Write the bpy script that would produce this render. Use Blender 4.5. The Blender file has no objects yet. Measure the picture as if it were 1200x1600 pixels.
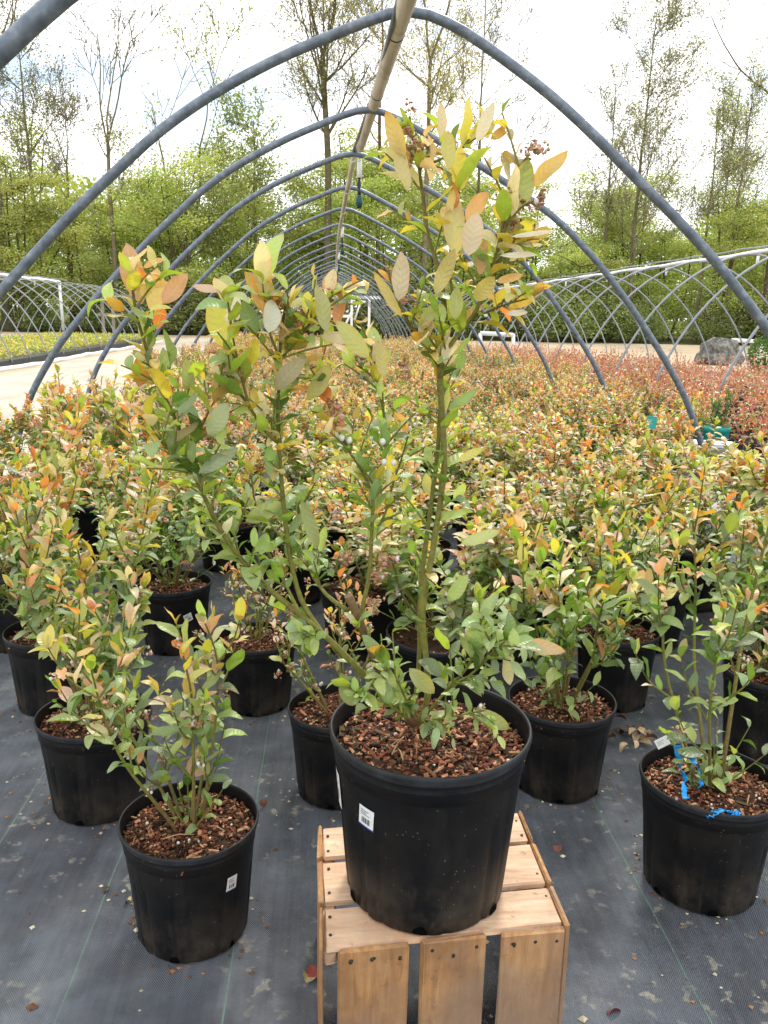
import bpy, math, random
import numpy as np
from math import radians, sin, cos, pi, atan2, sqrt, tan

# ------------------------------------------------------------------ camera, sky, sun, exposure
S = bpy.context.scene
C = S.collection
F_PX, CAM_H, PITCH, YAW, ROLL = 1294.0, 1.35, 13.5, 3.7, 1.2

def cam_basis():
    p, y, r = radians(PITCH), radians(YAW), radians(ROLL)
    fwd = np.array([sin(y)*cos(p), cos(y)*cos(p), -sin(p)])
    rt0 = np.array([cos(y), -sin(y), 0.0]); up0 = np.cross(rt0, fwd)
    return rt0*cos(r)+up0*sin(r), -rt0*sin(r)+up0*cos(r), fwd
CR, CU, CF = cam_basis()
CP = np.array([0.0, 0.0, CAM_H])
def px_ray(x, y): return (x-600)/F_PX*CR + (800-y)/F_PX*CU + CF
def on_y(x, y, Y): d = px_ray(x, y); return CP + d*(Y/d[1])
def on_z(x, y, z=0.0): d = px_ray(x, y); return CP + d*((z-CAM_H)/d[2])
def to_px(P):
    v = np.asarray(P, float)-CP; z = v@CF
    return 600+F_PX*(v@CR)/z, 800-F_PX*(v@CU)/z

from mathutils import Matrix
cd = bpy.data.cameras.new('camera'); cam = bpy.data.objects.new('camera', cd); C.objects.link(cam)
cd.sensor_fit = 'VERTICAL'; cd.sensor_height = 24.0; cd.sensor_width = 18.0
cd.lens = 24.0*F_PX/1600.0
cd.clip_start = 0.05; cd.clip_end = 900
m = Matrix.Identity(4)
for i in range(3):
    m[i][0] = CR[i]; m[i][1] = CU[i]; m[i][2] = -CF[i]; m[i][3] = CP[i]
cam.matrix_world = m
S.camera = cam

SUN_EL, SUN_AZ = 48.0, 18.0           # azimuth clockwise from +Y
W = bpy.data.worlds.new('World'); S.world = W; W.use_nodes = True
def world():
    nt = W.node_tree; N = nt.nodes; L = nt.links; N.clear()
    out = N.new('ShaderNodeOutputWorld'); bg = N.new('ShaderNodeBackground')
    sky = N.new('ShaderNodeTexSky'); sky.sky_type = 'NISHITA'; sky.sun_disc = False
    sky.sun_elevation = radians(SUN_EL); sky.sun_rotation = radians(SUN_AZ); sky.dust_density = 1.5
    tc = N.new('ShaderNodeTexCoord'); sep = N.new('ShaderNodeSeparateXYZ'); L.new(tc.outputs['Generated'], sep.inputs[0])
    add = N.new('ShaderNodeMath'); add.operation = 'ADD'; add.inputs[1].default_value = 0.22; L.new(sep.outputs['Z'], add.inputs[0])
    mx = N.new('ShaderNodeMath'); mx.operation = 'MAXIMUM'; mx.inputs[1].default_value = 0.05; L.new(add.outputs[0], mx.inputs[0])
    dx = N.new('ShaderNodeMath'); dx.operation = 'DIVIDE'; L.new(sep.outputs['X'], dx.inputs[0]); L.new(mx.outputs[0], dx.inputs[1])
    dy = N.new('ShaderNodeMath'); dy.operation = 'DIVIDE'; L.new(sep.outputs['Y'], dy.inputs[0]); L.new(mx.outputs[0], dy.inputs[1])
    cb = N.new('ShaderNodeCombineXYZ'); L.new(dx.outputs[0], cb.inputs[0]); L.new(dy.outputs[0], cb.inputs[1]); cb.inputs[2].default_value = 21.2
    n1 = N.new('ShaderNodeTexNoise'); n1.inputs['Scale'].default_value = 1.7; n1.inputs['Detail'].default_value = 6; n1.inputs['Roughness'].default_value = .55
    L.new(cb.outputs[0], n1.inputs['Vector'])
    r1 = N.new('ShaderNodeValToRGB'); r1.color_ramp.elements[0].position = .385; r1.color_ramp.elements[1].position = .50
    r1.color_ramp.elements[0].color = (0, 0, 0, 1); r1.color_ramp.elements[1].color = (1, 1, 1, 1)
    L.new(n1.outputs['Fac'], r1.inputs[0])
    n2 = N.new('ShaderNodeTexNoise'); n2.inputs['Scale'].default_value = 1.1; n2.inputs['Detail'].default_value = 4
    L.new(cb.outputs[0], n2.inputs['Vector'])
    r2 = N.new('ShaderNodeValToRGB'); r2.color_ramp.elements[0].position = .3; r2.color_ramp.elements[1].position = .6
    r2.color_ramp.elements[0].color = (.92, .94, .97, 1); r2.color_ramp.elements[1].color = (1.15, 1.15, 1.15, 1)
    L.new(n2.outputs['Fac'], r2.inputs[0])
    sc = N.new('ShaderNodeVectorMath'); sc.operation = 'SCALE'; sc.inputs['Scale'].default_value = 10.0   # cloud luminance at background strength 0.1
    L.new(r2.outputs[0], sc.inputs[0])
    mix = N.new('ShaderNodeMix'); mix.data_type = 'RGBA'
    L.new(r1.outputs[0], mix.inputs[0]); dim = N.new('ShaderNodeVectorMath'); dim.operation = 'SCALE'; dim.inputs['Scale'].default_value = 1.1; L.new(sky.outputs[0], dim.inputs[0]); L.new(dim.outputs[0], mix.inputs[6]); L.new(sc.outputs[0], mix.inputs[7])
    L.new(mix.outputs[2], bg.inputs['Color']); bg.inputs['Strength'].default_value = 0.1
    L.new(bg.outputs[0], out.inputs[0])
world()
sl = bpy.data.lights.new('sun', 'SUN'); sl.energy = 1.5; sl.angle = radians(10); sl.color = (1.0, .95, .87)
so = bpy.data.objects.new('sun', sl); C.objects.link(so)
so.rotation_euler = (radians(90-SUN_EL), 0, radians(180-SUN_AZ))
S.view_settings.view_transform = 'Standard'; S.view_settings.look = 'None'
S.view_settings.exposure = 0.95; S.view_settings.gamma = 1.0; S.view_settings.use_curve_mapping = False
S.render.engine = 'CYCLES'
S.cycles.use_denoising = True
S.cycles.max_bounces = 6; S.cycles.diffuse_bounces = 3; S.cycles.glossy_bounces = 2; S.cycles.transmission_bounces = 3

# ------------------------------------------------------------------ helpers
def lin(r, g, b):
    f = lambda c: (c/255/12.92) if c/255 <= .04045 else ((c/255+.055)/1.055)**2.4
    return (f(r), f(g), f(b))

class MB:
    """Collects polygons; builds ONE mesh."""
    def __init__(s): s.V = []; s.Q = []; s.M = []; s.Co = []; s.UV = []; s.n = 0; s.smooth = []
    def add(s, V, faces, mat=0, col=(1, 1, 1), uv=None, smooth=True):
        V = np.asarray(V, float).reshape(-1, 3)
        s.V.append(V)
        col = np.asarray(col, float)
        if col.ndim == 1: col = np.tile(col[:3], (len(V), 1))
        s.Co.append(col)
        s.UV.append(np.zeros((len(V), 2)) if uv is None else np.asarray(uv, float))
        if isinstance(faces, np.ndarray): s.Q.append(faces + s.n); k = len(faces)
        else:
            k = len(faces)
            s.Q.append([tuple(i+s.n for i in f) for f in faces])
        s.M.append(np.full(k, mat, int)); s.smooth.append(np.full(k, smooth, bool))
        s.n += len(V)
    def tube(s, P, R, seg=8, mat=0, col=(1, 1, 1), caps=True, smooth=True):
        P = np.asarray(P, float); n = len(P)
        R = np.full(n, R, float) if np.isscalar(R) else np.asarray(R, float)
        T = np.gradient(P, axis=0); T /= np.linalg.norm(T, axis=1)[:, None]+1e-12
        ref = np.array([0, 0, 1.0]) if abs(T[0][2]) < .9 else np.array([1.0, 0, 0])
        u = np.cross(T[0], ref); u /= np.linalg.norm(u)
        V = np.zeros((n, seg, 3)); a = np.arange(seg)*2*pi/seg
        for i in range(n):
            u = u - T[i]*(u@T[i]); u /= np.linalg.norm(u)+1e-12
            v = np.cross(T[i], u)
            V[i] = P[i] + R[i]*(np.cos(a)[:, None]*u + np.sin(a)[:, None]*v)
        f = []
        for i in range(n-1):
            for j in range(seg):
                k = (j+1) % seg
                f.append((i*seg+j, i*seg+k, (i+1)*seg+k, (i+1)*seg+j))
        f = np.array(f)
        col = np.asarray(col, float)
        if col.ndim == 2: col = np.repeat(col, seg, axis=0)
        uv = np.zeros((n*seg, 2)); uv[:, 0] = np.repeat(np.arange(n)/max(1, n-1), seg); uv[:, 1] = np.tile(np.arange(seg)/seg, n)
        s.add(V.reshape(-1, 3), f, mat, col, uv, smooth)
        if caps:
            b = s.n - n*seg
            s.Q.append([tuple(b+j for j in range(seg))[::-1], tuple(b+(n-1)*seg+j for j in range(seg))])
            s.M.append(np.full(2, mat, int)); s.smooth.append(np.full(2, False))
    def box(s, lo, hi, mat=0, col=(1, 1, 1), jit=0.0, rng=None, bev=0.0):
        x0, y0, z0 = lo; x1, y1, z1 = hi
        if bev > 0:
            b = bev; V = []; 
            # chamfered box: 24 verts
            for sx in (0, 1):
                for sy in (0, 1):
                    for sz in (0, 1):
                        X = (x0, x1)[sx]; Y = (y0, y1)[sy]; Z = (z0, z1)[sz]
                        ix = X+(b if sx == 0 else -b); iy = Y+(b if sy == 0 else -b); iz = Z+(b if sz == 0 else -b)
                        V += [(X, iy, iz), (ix, Y, iz), (ix, iy, Z)]
            id_ = lambda sx, sy, sz, k: ((sx*2+sy)*2+sz)*3+k
            f = []
            for sx in (0, 1): f.append([id_(sx, 0, 0, 0), id_(sx, 1, 0, 0), id_(sx, 1, 1, 0), id_(sx, 0, 1, 0)])
            for sy in (0, 1): f.append([id_(0, sy, 0, 1), id_(1, sy, 0, 1), id_(1, sy, 1, 1), id_(0, sy, 1, 1)])
            for sz in (0, 1): f.append([id_(0, 0, sz, 2), id_(1, 0, sz, 2), id_(1, 1, sz, 2), id_(0, 1, sz, 2)])
            for sy in (0, 1):
                for sz in (0, 1): f.append([id_(0, sy, sz, 1), id_(1, sy, sz, 1), id_(1, sy, sz, 2), id_(0, sy, sz, 2)])
            for sx in (0, 1):
                for sz in (0, 1): f.append([id_(sx, 0, sz, 0), id_(sx, 1, sz, 0), id_(sx, 1, sz, 2), id_(sx, 0, sz, 2)])
            for sx in (0, 1):
                for sy in (0, 1): f.append([id_(sx, sy, 0, 0), id_(sx, sy, 1, 0), id_(sx, sy, 1, 1), id_(sx, sy, 0, 1)])
            for sx in (0, 1):
                for sy in (0, 1):
                    for sz in (0, 1): f.append([id_(sx, sy, sz, 0), id_(sx, sy, sz, 1), id_(sx, sy, sz, 2)])
            V = np.array(V, float)
            c = (np.array(lo)+np.array(hi))/2
            g = []
            for q in f:
                p = V[q]; nrm = np.cross(p[1]-p[0], p[2]-p[0])
                g.append(tuple(q) if nrm@(p.mean(0)-c) > 0 else tuple(q[::-1]))
            if jit: V = V + (rng.random(V.shape)-.5)*2*jit
            s.add(V, g, mat, col, smooth=False); return
        V = np.array([(x, y, z) for x in (x0, x1) for y in (y0, y1) for z in (z0, z1)], float)
        if jit: V = V + (rng.random(V.shape)-.5)*2*jit
        s.add(V, [(0, 1, 3, 2), (4, 6, 7, 5), (0, 4, 5, 1), (2, 3, 7, 6), (0, 2, 6, 4), (1, 5, 7, 3)], mat, col, smooth=False)
    def lathe(s, prof, seg=48, mat=0, col=(1, 1, 1), smooth=True, radial=None, close=True):
        n = len(prof); a = np.arange(seg)*2*pi/seg
        V = np.zeros((n, seg, 3))
        for i, (r, z) in enumerate(prof):
            rr = r*np.ones(seg)
            if radial is not None: rr = rr + radial(i, a)
            V[i, :, 0] = rr*np.cos(a); V[i, :, 1] = rr*np.sin(a); V[i, :, 2] = z
        f = [(i*seg+j, i*seg+(j+1) % seg, (i+1)*seg+(j+1) % seg, (i+1)*seg+j) for i in range(n-1) for j in range(seg)]
        s.add(V.reshape(-1, 3), np.array(f), mat, col, smooth=smooth)
    def build(s, name, mats, parent=None, loc=None):
        V = np.concatenate(s.V); Co = np.concatenate(s.Co); UV = np.concatenate(s.UV)
        me = bpy.data.meshes.new(name)
        tot = []; idx = []
        for q in s.Q:
            if isinstance(q, np.ndarray): tot.append(np.full(len(q), q.shape[1])); idx.append(q.ravel())
            else:
                tot.append(np.array([len(f) for f in q])); idx.append(np.array([i for f in q for i in f]))
        tot = np.concatenate(tot).astype(np.int32); idx = np.concatenate(idx).astype(np.int32)
        me.vertices.add(len(V)); me.vertices.foreach_set('co', V.astype(np.float32).ravel())
        me.loops.add(len(idx)); me.loops.foreach_set('vertex_index', idx)
        me.polygons.add(len(tot)); me.polygons.foreach_set('loop_start', np.concatenate([[0], np.cumsum(tot)[:-1]]).astype(np.int32))
        try: me.polygons.foreach_set('loop_total', tot)
        except Exception: pass
        me.polygons.foreach_set('material_index', np.concatenate(s.M).astype(np.int32))
        me.polygons.foreach_set('use_smooth', np.concatenate(s.smooth))
        ul = me.uv_layers.new(name='UVMap'); ul.data.foreach_set('uv', UV[idx].astype(np.float32).ravel())
        ca = me.color_attributes.new('col', 'FLOAT_COLOR', 'POINT')
        ca.data.foreach_set('color', np.concatenate([Co, np.ones((len(Co), 1))], 1).astype(np.float32).ravel())
        for mt in (mats if isinstance(mats, (list, tuple)) else [mats]): me.materials.append(mt)
        me.update(calc_edges=True); me.validate()
        o = bpy.data.objects.new(name, me); C.objects.link(o)
        if parent: o.parent = parent
        if loc is not None: o.location = loc
        return o

def tag(o, label=None, cat=None, group=None, kind=None):
    if label: o['label'] = label
    if cat: o['category'] = cat
    if group: o['group'] = group
    if kind: o['kind'] = kind
    return o
def thing(name, label, cat, loc=(0, 0, 0), rz=0.0, group=None):
    o = bpy.data.objects.new(name, None); C.objects.link(o)
    o.location = loc; o.rotation_euler = (0, 0, rz); o.empty_display_size = .1
    return tag(o, label, cat, group)
def dup(root, loc, rz, scale=1.0, label=None, group=None):
    r = root.copy(); C.objects.link(r); r.location = loc; r.rotation_euler = (0, 0, rz)
    r.scale = scale if isinstance(scale, tuple) else (scale,)*3
    if label: r['label'] = label
    if group: r['group'] = group
    for ch in KIDS[root.name]:
        c = ch.copy(); C.objects.link(c); c.parent = r
    return r
KIDS = {}

# ------------------------------------------------------------------ materials
def mat(name):
    mt = bpy.data.materials.new(name); mt.use_nodes = True
    nt = mt.node_tree; b = nt.nodes['Principled BSDF']
    return mt, nt.nodes, nt.links, b
def mixrgb(N, L, fac, a, b, mode='MIX'):
    x = N.new('ShaderNodeMix'); x.data_type = 'RGBA'; x.blend_type = mode
    for i, v in ((0, fac), (6, a), (7, b)):
        if hasattr(v, 'links') or hasattr(v, 'is_linked'): L.new(v, x.inputs[i])
        elif i == 0: x.inputs[0].default_value = v
        else: x.inputs[i].default_value = (*v[:3], 1)
    return x.outputs[2]
def noise(N, L, vec, scale, detail=4, rough=.55, dist=0.0):
    n = N.new('ShaderNodeTexNoise'); n.inputs['Scale'].default_value = scale; n.inputs['Detail'].default_value = detail
    n.inputs['Roughness'].default_value = rough; n.inputs['Distortion'].default_value = dist
    if vec is not None: L.new(vec, n.inputs['Vector'])
    return n.outputs['Fac']
def ramp(N, L, fac, stops):
    r = N.new('ShaderNodeValToRGB'); e = r.color_ramp.elements
    while len(e) > 1: e.remove(e[-1])
    e[0].position = stops[0][0]; c = stops[0][1]; e[0].color = (*((c, c, c) if np.isscalar(c) else c[:3]), 1)
    for p, c in stops[1:]:
        q = e.new(p); q.color = (*((c, c, c) if np.isscalar(c) else c[:3]), 1)
    L.new(fac, r.inputs[0]); return r.outputs[0]
def coords(N, L, kind='Object', scale=(1, 1, 1)):
    t = N.new('ShaderNodeTexCoord'); mp = N.new('ShaderNodeMapping'); mp.inputs['Scale'].default_value = scale
    L.new(t.outputs[kind], mp.inputs['Vector']); return mp.outputs[0]
def bump(N, L, b, h, strength=.3, dist=.01):
    bp = N.new('ShaderNodeBump'); bp.inputs['Strength'].default_value = strength; bp.inputs['Distance'].default_value = dist
    L.new(h, bp.inputs['Height']); L.new(bp.outputs[0], b.inputs['Normal']); return bp
def math_(N, L, op, a, b=None, c=None):
    n = N.new('ShaderNodeMath'); n.operation = op
    for i, v in enumerate((a, b, c)):
        if v is None: continue
        if hasattr(v, 'is_linked'): L.new(v, n.inputs[i])
        else: n.inputs[i].default_value = v
    return n.outputs[0]

def leaf_material(name, trans=.36, veins=True, rough=.38, jitter=.25):
    mt, N, L, b = mat(name)
    at = N.new('ShaderNodeAttribute'); at.attribute_name = 'col'
    oi = N.new('ShaderNodeObjectInfo')
    hs = N.new('ShaderNodeHueSaturation'); L.new(at.outputs['Color'], hs.inputs['Color'])
    L.new(math_(N, L, 'MULTIPLY_ADD', oi.outputs['Random'], jitter, 1-jitter/2), hs.inputs['Value'])
    L.new(math_(N, L, 'MULTIPLY_ADD', oi.outputs['Random'], .02, .49), hs.inputs['Hue'])
    col = hs.outputs[0]
    if veins:
        uv = N.new('ShaderNodeUVMap'); uv.uv_map = 'UVMap'
        sp = N.new('ShaderNodeSeparateXYZ'); L.new(uv.outputs[0], sp.inputs[0])
        av = math_(N, L, 'ABSOLUTE', sp.outputs[1])
        mid = math_(N, L, 'LESS_THAN', av, .055)
        ph = math_(N, L, 'MULTIPLY_ADD', av, -.16, sp.outputs[0])
        vein = math_(N, L, 'SINE', math_(N, L, 'MULTIPLY', ph, 46.0))
        vv = math_(N, L, 'GREATER_THAN', vein, .8)
        line = math_(N, L, 'MAXIMUM', mid, math_(N, L, 'MULTIPLY', vv, .45))
        tc = coords(N, L, 'Object')
        nz = noise(N, L, tc, 90, 3)
        col = mixrgb(N, L, ramp(N, L, nz, [(.40, 0.0), (.8, .35)]), col, mixrgb(N, L, 1.0, col, (1.2, .92, .6), 'MULTIPLY'))
        blot = noise(N, L, tc, 38, 4, .6)
        edge = math_(N, L, 'MAXIMUM', math_(N, L, 'MULTIPLY_ADD', av, 2.2, -1.25), math_(N, L, 'MULTIPLY_ADD', sp.outputs[0], 2.6, -1.7))
        edge = math_(N, L, 'MULTIPLY', math_(N, L, 'MINIMUM', math_(N, L, 'MAXIMUM', edge, 0.0), 1.0), ramp(N, L, blot, [(.38, 0.0), (.62, .75)]))
        col = mixrgb(N, L, edge, col, mixrgb(N, L, 1.0, col, (1.12, .74, .62), 'MULTIPLY'))
        col = mixrgb(N, L, ramp(N, L, noise(N, L, tc, 260, 2), [(.70, 0.0), (.76, .6)]), col, lin(120, 82, 44))
        col = mixrgb(N, L, math_(N, L, 'MULTIPLY', line, .35), col, mixrgb(N, L, .5, col, (.62, .60, .34)))
        bump(N, L, b, math_(N, L, 'ADD', vein, math_(N, L, 'MULTIPLY', mid, -3.0)), .22, .0012)
    geo = N.new('ShaderNodeNewGeometry')
    pale = mixrgb(N, L, .30, col, (.58, .58, .42))
    col2 = mixrgb(N, L, geo.outputs['Backfacing'], col, pale)
    L.new(col2, b.inputs['Base Color']); b.inputs['Roughness'].default_value = rough
    b.inputs['Specular IOR Level'].default_value = .6
    tr = N.new('ShaderNodeBsdfTranslucent'); L.new(mixrgb(N, L, 1.0, col, (1.5, 1.42, .9), 'MULTIPLY'), tr.inputs['Color'])
    mx = N.new('ShaderNodeMixShader'); mx.inputs[0].default_value = trans
    L.new(b.outputs[0], mx.inputs[1]); L.new(tr.outputs[0], mx.inputs[2])
    L.new(mx.outputs[0], N['Material Output'].inputs[0])
    return mt
def attr_material(name, rough=.7, nscale=60, nstr=.3, spec=.3, bumpd=.002):
    mt, N, L, b = mat(name)
    at = N.new('ShaderNodeAttribute'); at.attribute_name = 'col'
    nz = noise(N, L, coords(N, L), nscale, 5)
    L.new(mixrgb(N, L, nstr, at.outputs['Color'], mixrgb(N, L, 1.0, at.outputs['Color'], ramp(N, L, nz, [(.25, .35), (.75, 1.6)]), 'MULTIPLY')), b.inputs['Base Color'])
    b.inputs['Roughness'].default_value = rough; b.inputs['Specular IOR Level'].default_value = spec
    bump(N, L, b, nz, .4, bumpd)
    return mt
def plain(name, col, rough=.5, nscale=40, var=.25, spec=.4, metallic=0.0, bstr=.15, bd=.002, kind='Object'):
    mt, N, L, b = mat(name)
    nz = noise(N, L, coords(N, L, kind), nscale, 6)
    L.new(mixrgb(N, L, ramp(N, L, nz, [(.3, 0.0), (.7, 1.0)]), tuple(c*(1-var) for c in col), tuple(min(1, c*(1+var)) for c in col)), b.inputs['Base Color'])
    b.inputs['Roughness'].default_value = rough; b.inputs['Specular IOR Level'].default_value = spec; b.inputs['Metallic'].default_value = metallic
    bump(N, L, b, nz, bstr, bd)
    return mt

M = {}
M['leaf'] = leaf_material('blueberry_leaf')
M['leaf_small'] = leaf_material('blueberry_leaf_small', veins=False, jitter=.3)
M['tree_leaf'] = leaf_material('tree_leaf', trans=.3, veins=False, rough=.6, jitter=.35)
M['stem'] = attr_material('stem_bark', .6, 120, .5)
M['bark'] = attr_material('tree_bark', .9, 6, .6, .15, .03)
M['flower'] = attr_material('blossom', .5, 200, .15)
M['chip'] = attr_material('bark_chip', .85, 150, .55, .2)
M['board'] = plain('weathered_board', lin(150, 140, 125), .85, 12, .35)
M['white_paint'] = plain('white_paint', (.8, .8, .78), .5, 15, .06)
M['white_wrap'] = plain('white_wrap', (.82, .83, .84), .6, 30, .08)
M['teal'] = plain('teal_plastic', lin(20, 150, 140), .35, 10, .12)
M['blue'] = plain('blue_ribbon', lin(40, 160, 240), .35, 60, .2)
M['green_clip'] = plain('green_clip', lin(30, 170, 60), .4, 60, .15)
M['tag_white'] = plain('tag_white', (.78, .78, .76), .4, 60, .05)
M['black_print'] = plain('black_print', (.03, .03, .04), .5, 60, .1)
M['blue_print'] = plain('blue_print', lin(30, 50, 130), .5, 60, .1)
M['dark_hook'] = plain('dark_hook', (.02, .025, .03), .4, 60, .2)
M['bottle_green'] = plain('bottle_green', lin(20, 70, 60), .15, 60, .2)
M['nail'] = plain('rusty_nail', (.035, .022, .016), .7, 200, .5)
M['far_soil'] = plain('bark_soil', lin(105, 66, 46), .95, 60, .5)
M['drain'] = plain('drain_hole_shade', (.002, .002, .002), .9, 60, .2, .05)
M['dead_leaf'] = attr_material('dead_leaf', .8, 120, .5)

def pot_mat():
    mt, N, L, b = mat('black_plastic_pot')
    tc = coords(N, L); oi = N.new('ShaderNodeObjectInfo')
    n1 = noise(N, L, tc, 9, 6, .65); n2 = noise(N, L, coords(N, L, 'Object', (70, 70, 14)), 1.0, 4, .7)
    sp = N.new('ShaderNodeSeparateXYZ'); L.new(tc, sp.inputs[0])
    low = ramp(N, L, sp.outputs[2], [(0.0, 1.0), (.035, .55), (.13, .12), (.3, .05)])     # mud splashed on the lower wall
    d = math_(N, L, 'MULTIPLY', ramp(N, L, n1, [(.42, 0.0), (.68, 1.0)]), low)
    d2 = math_(N, L, 'MULTIPLY', ramp(N, L, n2, [(.55, 0.0), (.8, .6)]), low)
    sc = N.new('ShaderNodeTexVoronoi'); sc.inputs['Scale'].default_value = 75; L.new(tc, sc.inputs['Vector'])
    spk = math_(N, L, 'MULTIPLY', math_(N, L, 'LESS_THAN', sc.outputs['Distance'], .10), ramp(N, L, n1, [(.45, 0.0), (.6, .5)]))
    base = mixrgb(N, L, ramp(N, L, noise(N, L, tc, 3, 3), [(.3, 0.0), (.7, 1.0)]), (.0036, .0037, .0043), (.0070, .0073, .0082))
    c = mixrgb(N, L, math_(N, L, 'MULTIPLY', math_(N, L, 'ADD', d, d2), .32), base, lin(150, 132, 108))
    c = mixrgb(N, L, spk, c, lin(140, 130, 118))
    at = N.new('ShaderNodeAttribute'); at.attribute_name = 'col'   # dusty lip; its pale bands also paint in the rim highlights
    lip = math_(N, L, 'MULTIPLY', math_(N, L, 'SUBTRACT', 1.0, at.outputs['Fac']), ramp(N, L, noise(N, L, tc, 26, 5, .7), [(.35, .25), (.65, 1.0)]))
    c = mixrgb(N, L, lip, c, lin(112, 118, 126))
    L.new(c, b.inputs['Base Color'])
    L.new(ramp(N, L, n1, [(.3, .40), (.7, .62)]), b.inputs['Roughness']); b.inputs['Specular IOR Level'].default_value = .26
    bump(N, L, b, n2, .06, .001)
    return mt
M['pot'] = pot_mat()

def galv():
    mt, N, L, b = mat('galvanised_pipe')
    tc = coords(N, L, 'Object', (1, 1, 1))
    n = noise(N, L, tc, 26, 5, .6); n3 = noise(N, L, tc, 3.0, 3)
    c = ramp(N, L, n, [(.25, lin(78, 88, 100)), (.55, lin(112, 122, 134)), (.8, lin(150, 158, 165))])
    c = mixrgb(N, L, ramp(N, L, n3, [(.55, 0.0), (.75, .3)]), c, lin(110, 104, 96))
    L.new(c, b.inputs['Base Color']); b.inputs['Metallic'].default_value = .25; b.inputs['Roughness'].default_value = .42
    bump(N, L, b, n, .1, .002)
    return mt
M['galv'] = galv()
M['galv_far'] = plain('dull_grey_pipe', lin(150, 156, 160), .55, 12, .15, .4, .1)
def pole_mat():
    mt, N, L, b = mat('beige_ridge_pole')
    n = noise(N, L, coords(N, L, 'Object', (30, 1.2, 30)), 1.0, 6, .6)
    n2 = noise(N, L, coords(N, L), 5, 5)
    c = ramp(N, L, n, [(.3, lin(176, 164, 144)), (.6, lin(212, 202, 184)), (.8, lin(224, 216, 202))])
    c = mixrgb(N, L, ramp(N, L, n2, [(.58, 0.0), (.75, .5)]), c, lin(96, 80, 62))
    L.new(c, b.inputs['Base Color']); b.inputs['Roughness'].default_value = .6
    return mt
M['pole'] = pole_mat()

def wood(name, sc, warm):
    mt, N, L, b = mat(name)
    tc = coords(N, L, 'Object', sc)
    g = noise(N, L, tc, 6.0, 8, .62, 1.0)
    tc2 = coords(N, L); big = noise(N, L, tc2, 7, 5, .6); spot = noise(N, L, tc2, 34, 5, .65)
    c = ramp(N, L, g, [(.22, warm[0]), (.5, warm[1]), (.78, warm[2])])
    c = mixrgb(N, L, ramp(N, L, big, [(.44, 0.0), (.66, .75)]), c, warm[3])
    c = mixrgb(N, L, ramp(N, L, spot, [(.60, 0.0), (.72, .5)]), c, lin(96, 66, 42))
    kn = N.new('ShaderNodeTexVoronoi'); kn.inputs['Scale'].default_value = 9; L.new(coords(N, L, 'Object', tuple(.5+.5*(q < 2) for q in sc)), kn.inputs['Vector'])
    c = mixrgb(N, L, ramp(N, L, kn.outputs['Distance'], [(.0, .7), (.05, .5), (.10, 0.0)]), c, lin(104, 66, 40))
    c = mixrgb(N, L, ramp(N, L, noise(N, L, tc2, 3.1, 6, .7), [(.42, 0.0), (.66, .65)]), c, lin(146, 130, 114))
    L.new(c, b.inputs['Base Color']); b.inputs['Roughness'].default_value = .72; b.inputs['Specular IOR Level'].default_value = .25
    bump(N, L, b, g, .35, .002)
    return mt
M['wood_x'] = wood('crate_wood_across', (1.0, 9, 9), (lin(164, 128, 100), lin(208, 174, 142), lin(226, 200, 172), lin(196, 154, 122)))  # crate top paler: light from above put into the wood colour
M['wood_z'] = wood('crate_wood_upright', (9, 9, 1.0), (lin(128, 90, 58), lin(178, 132, 86), lin(204, 160, 112), lin(128, 90, 58)))  # upright boards browner, dirtier; their shade is put into the colour too

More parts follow.
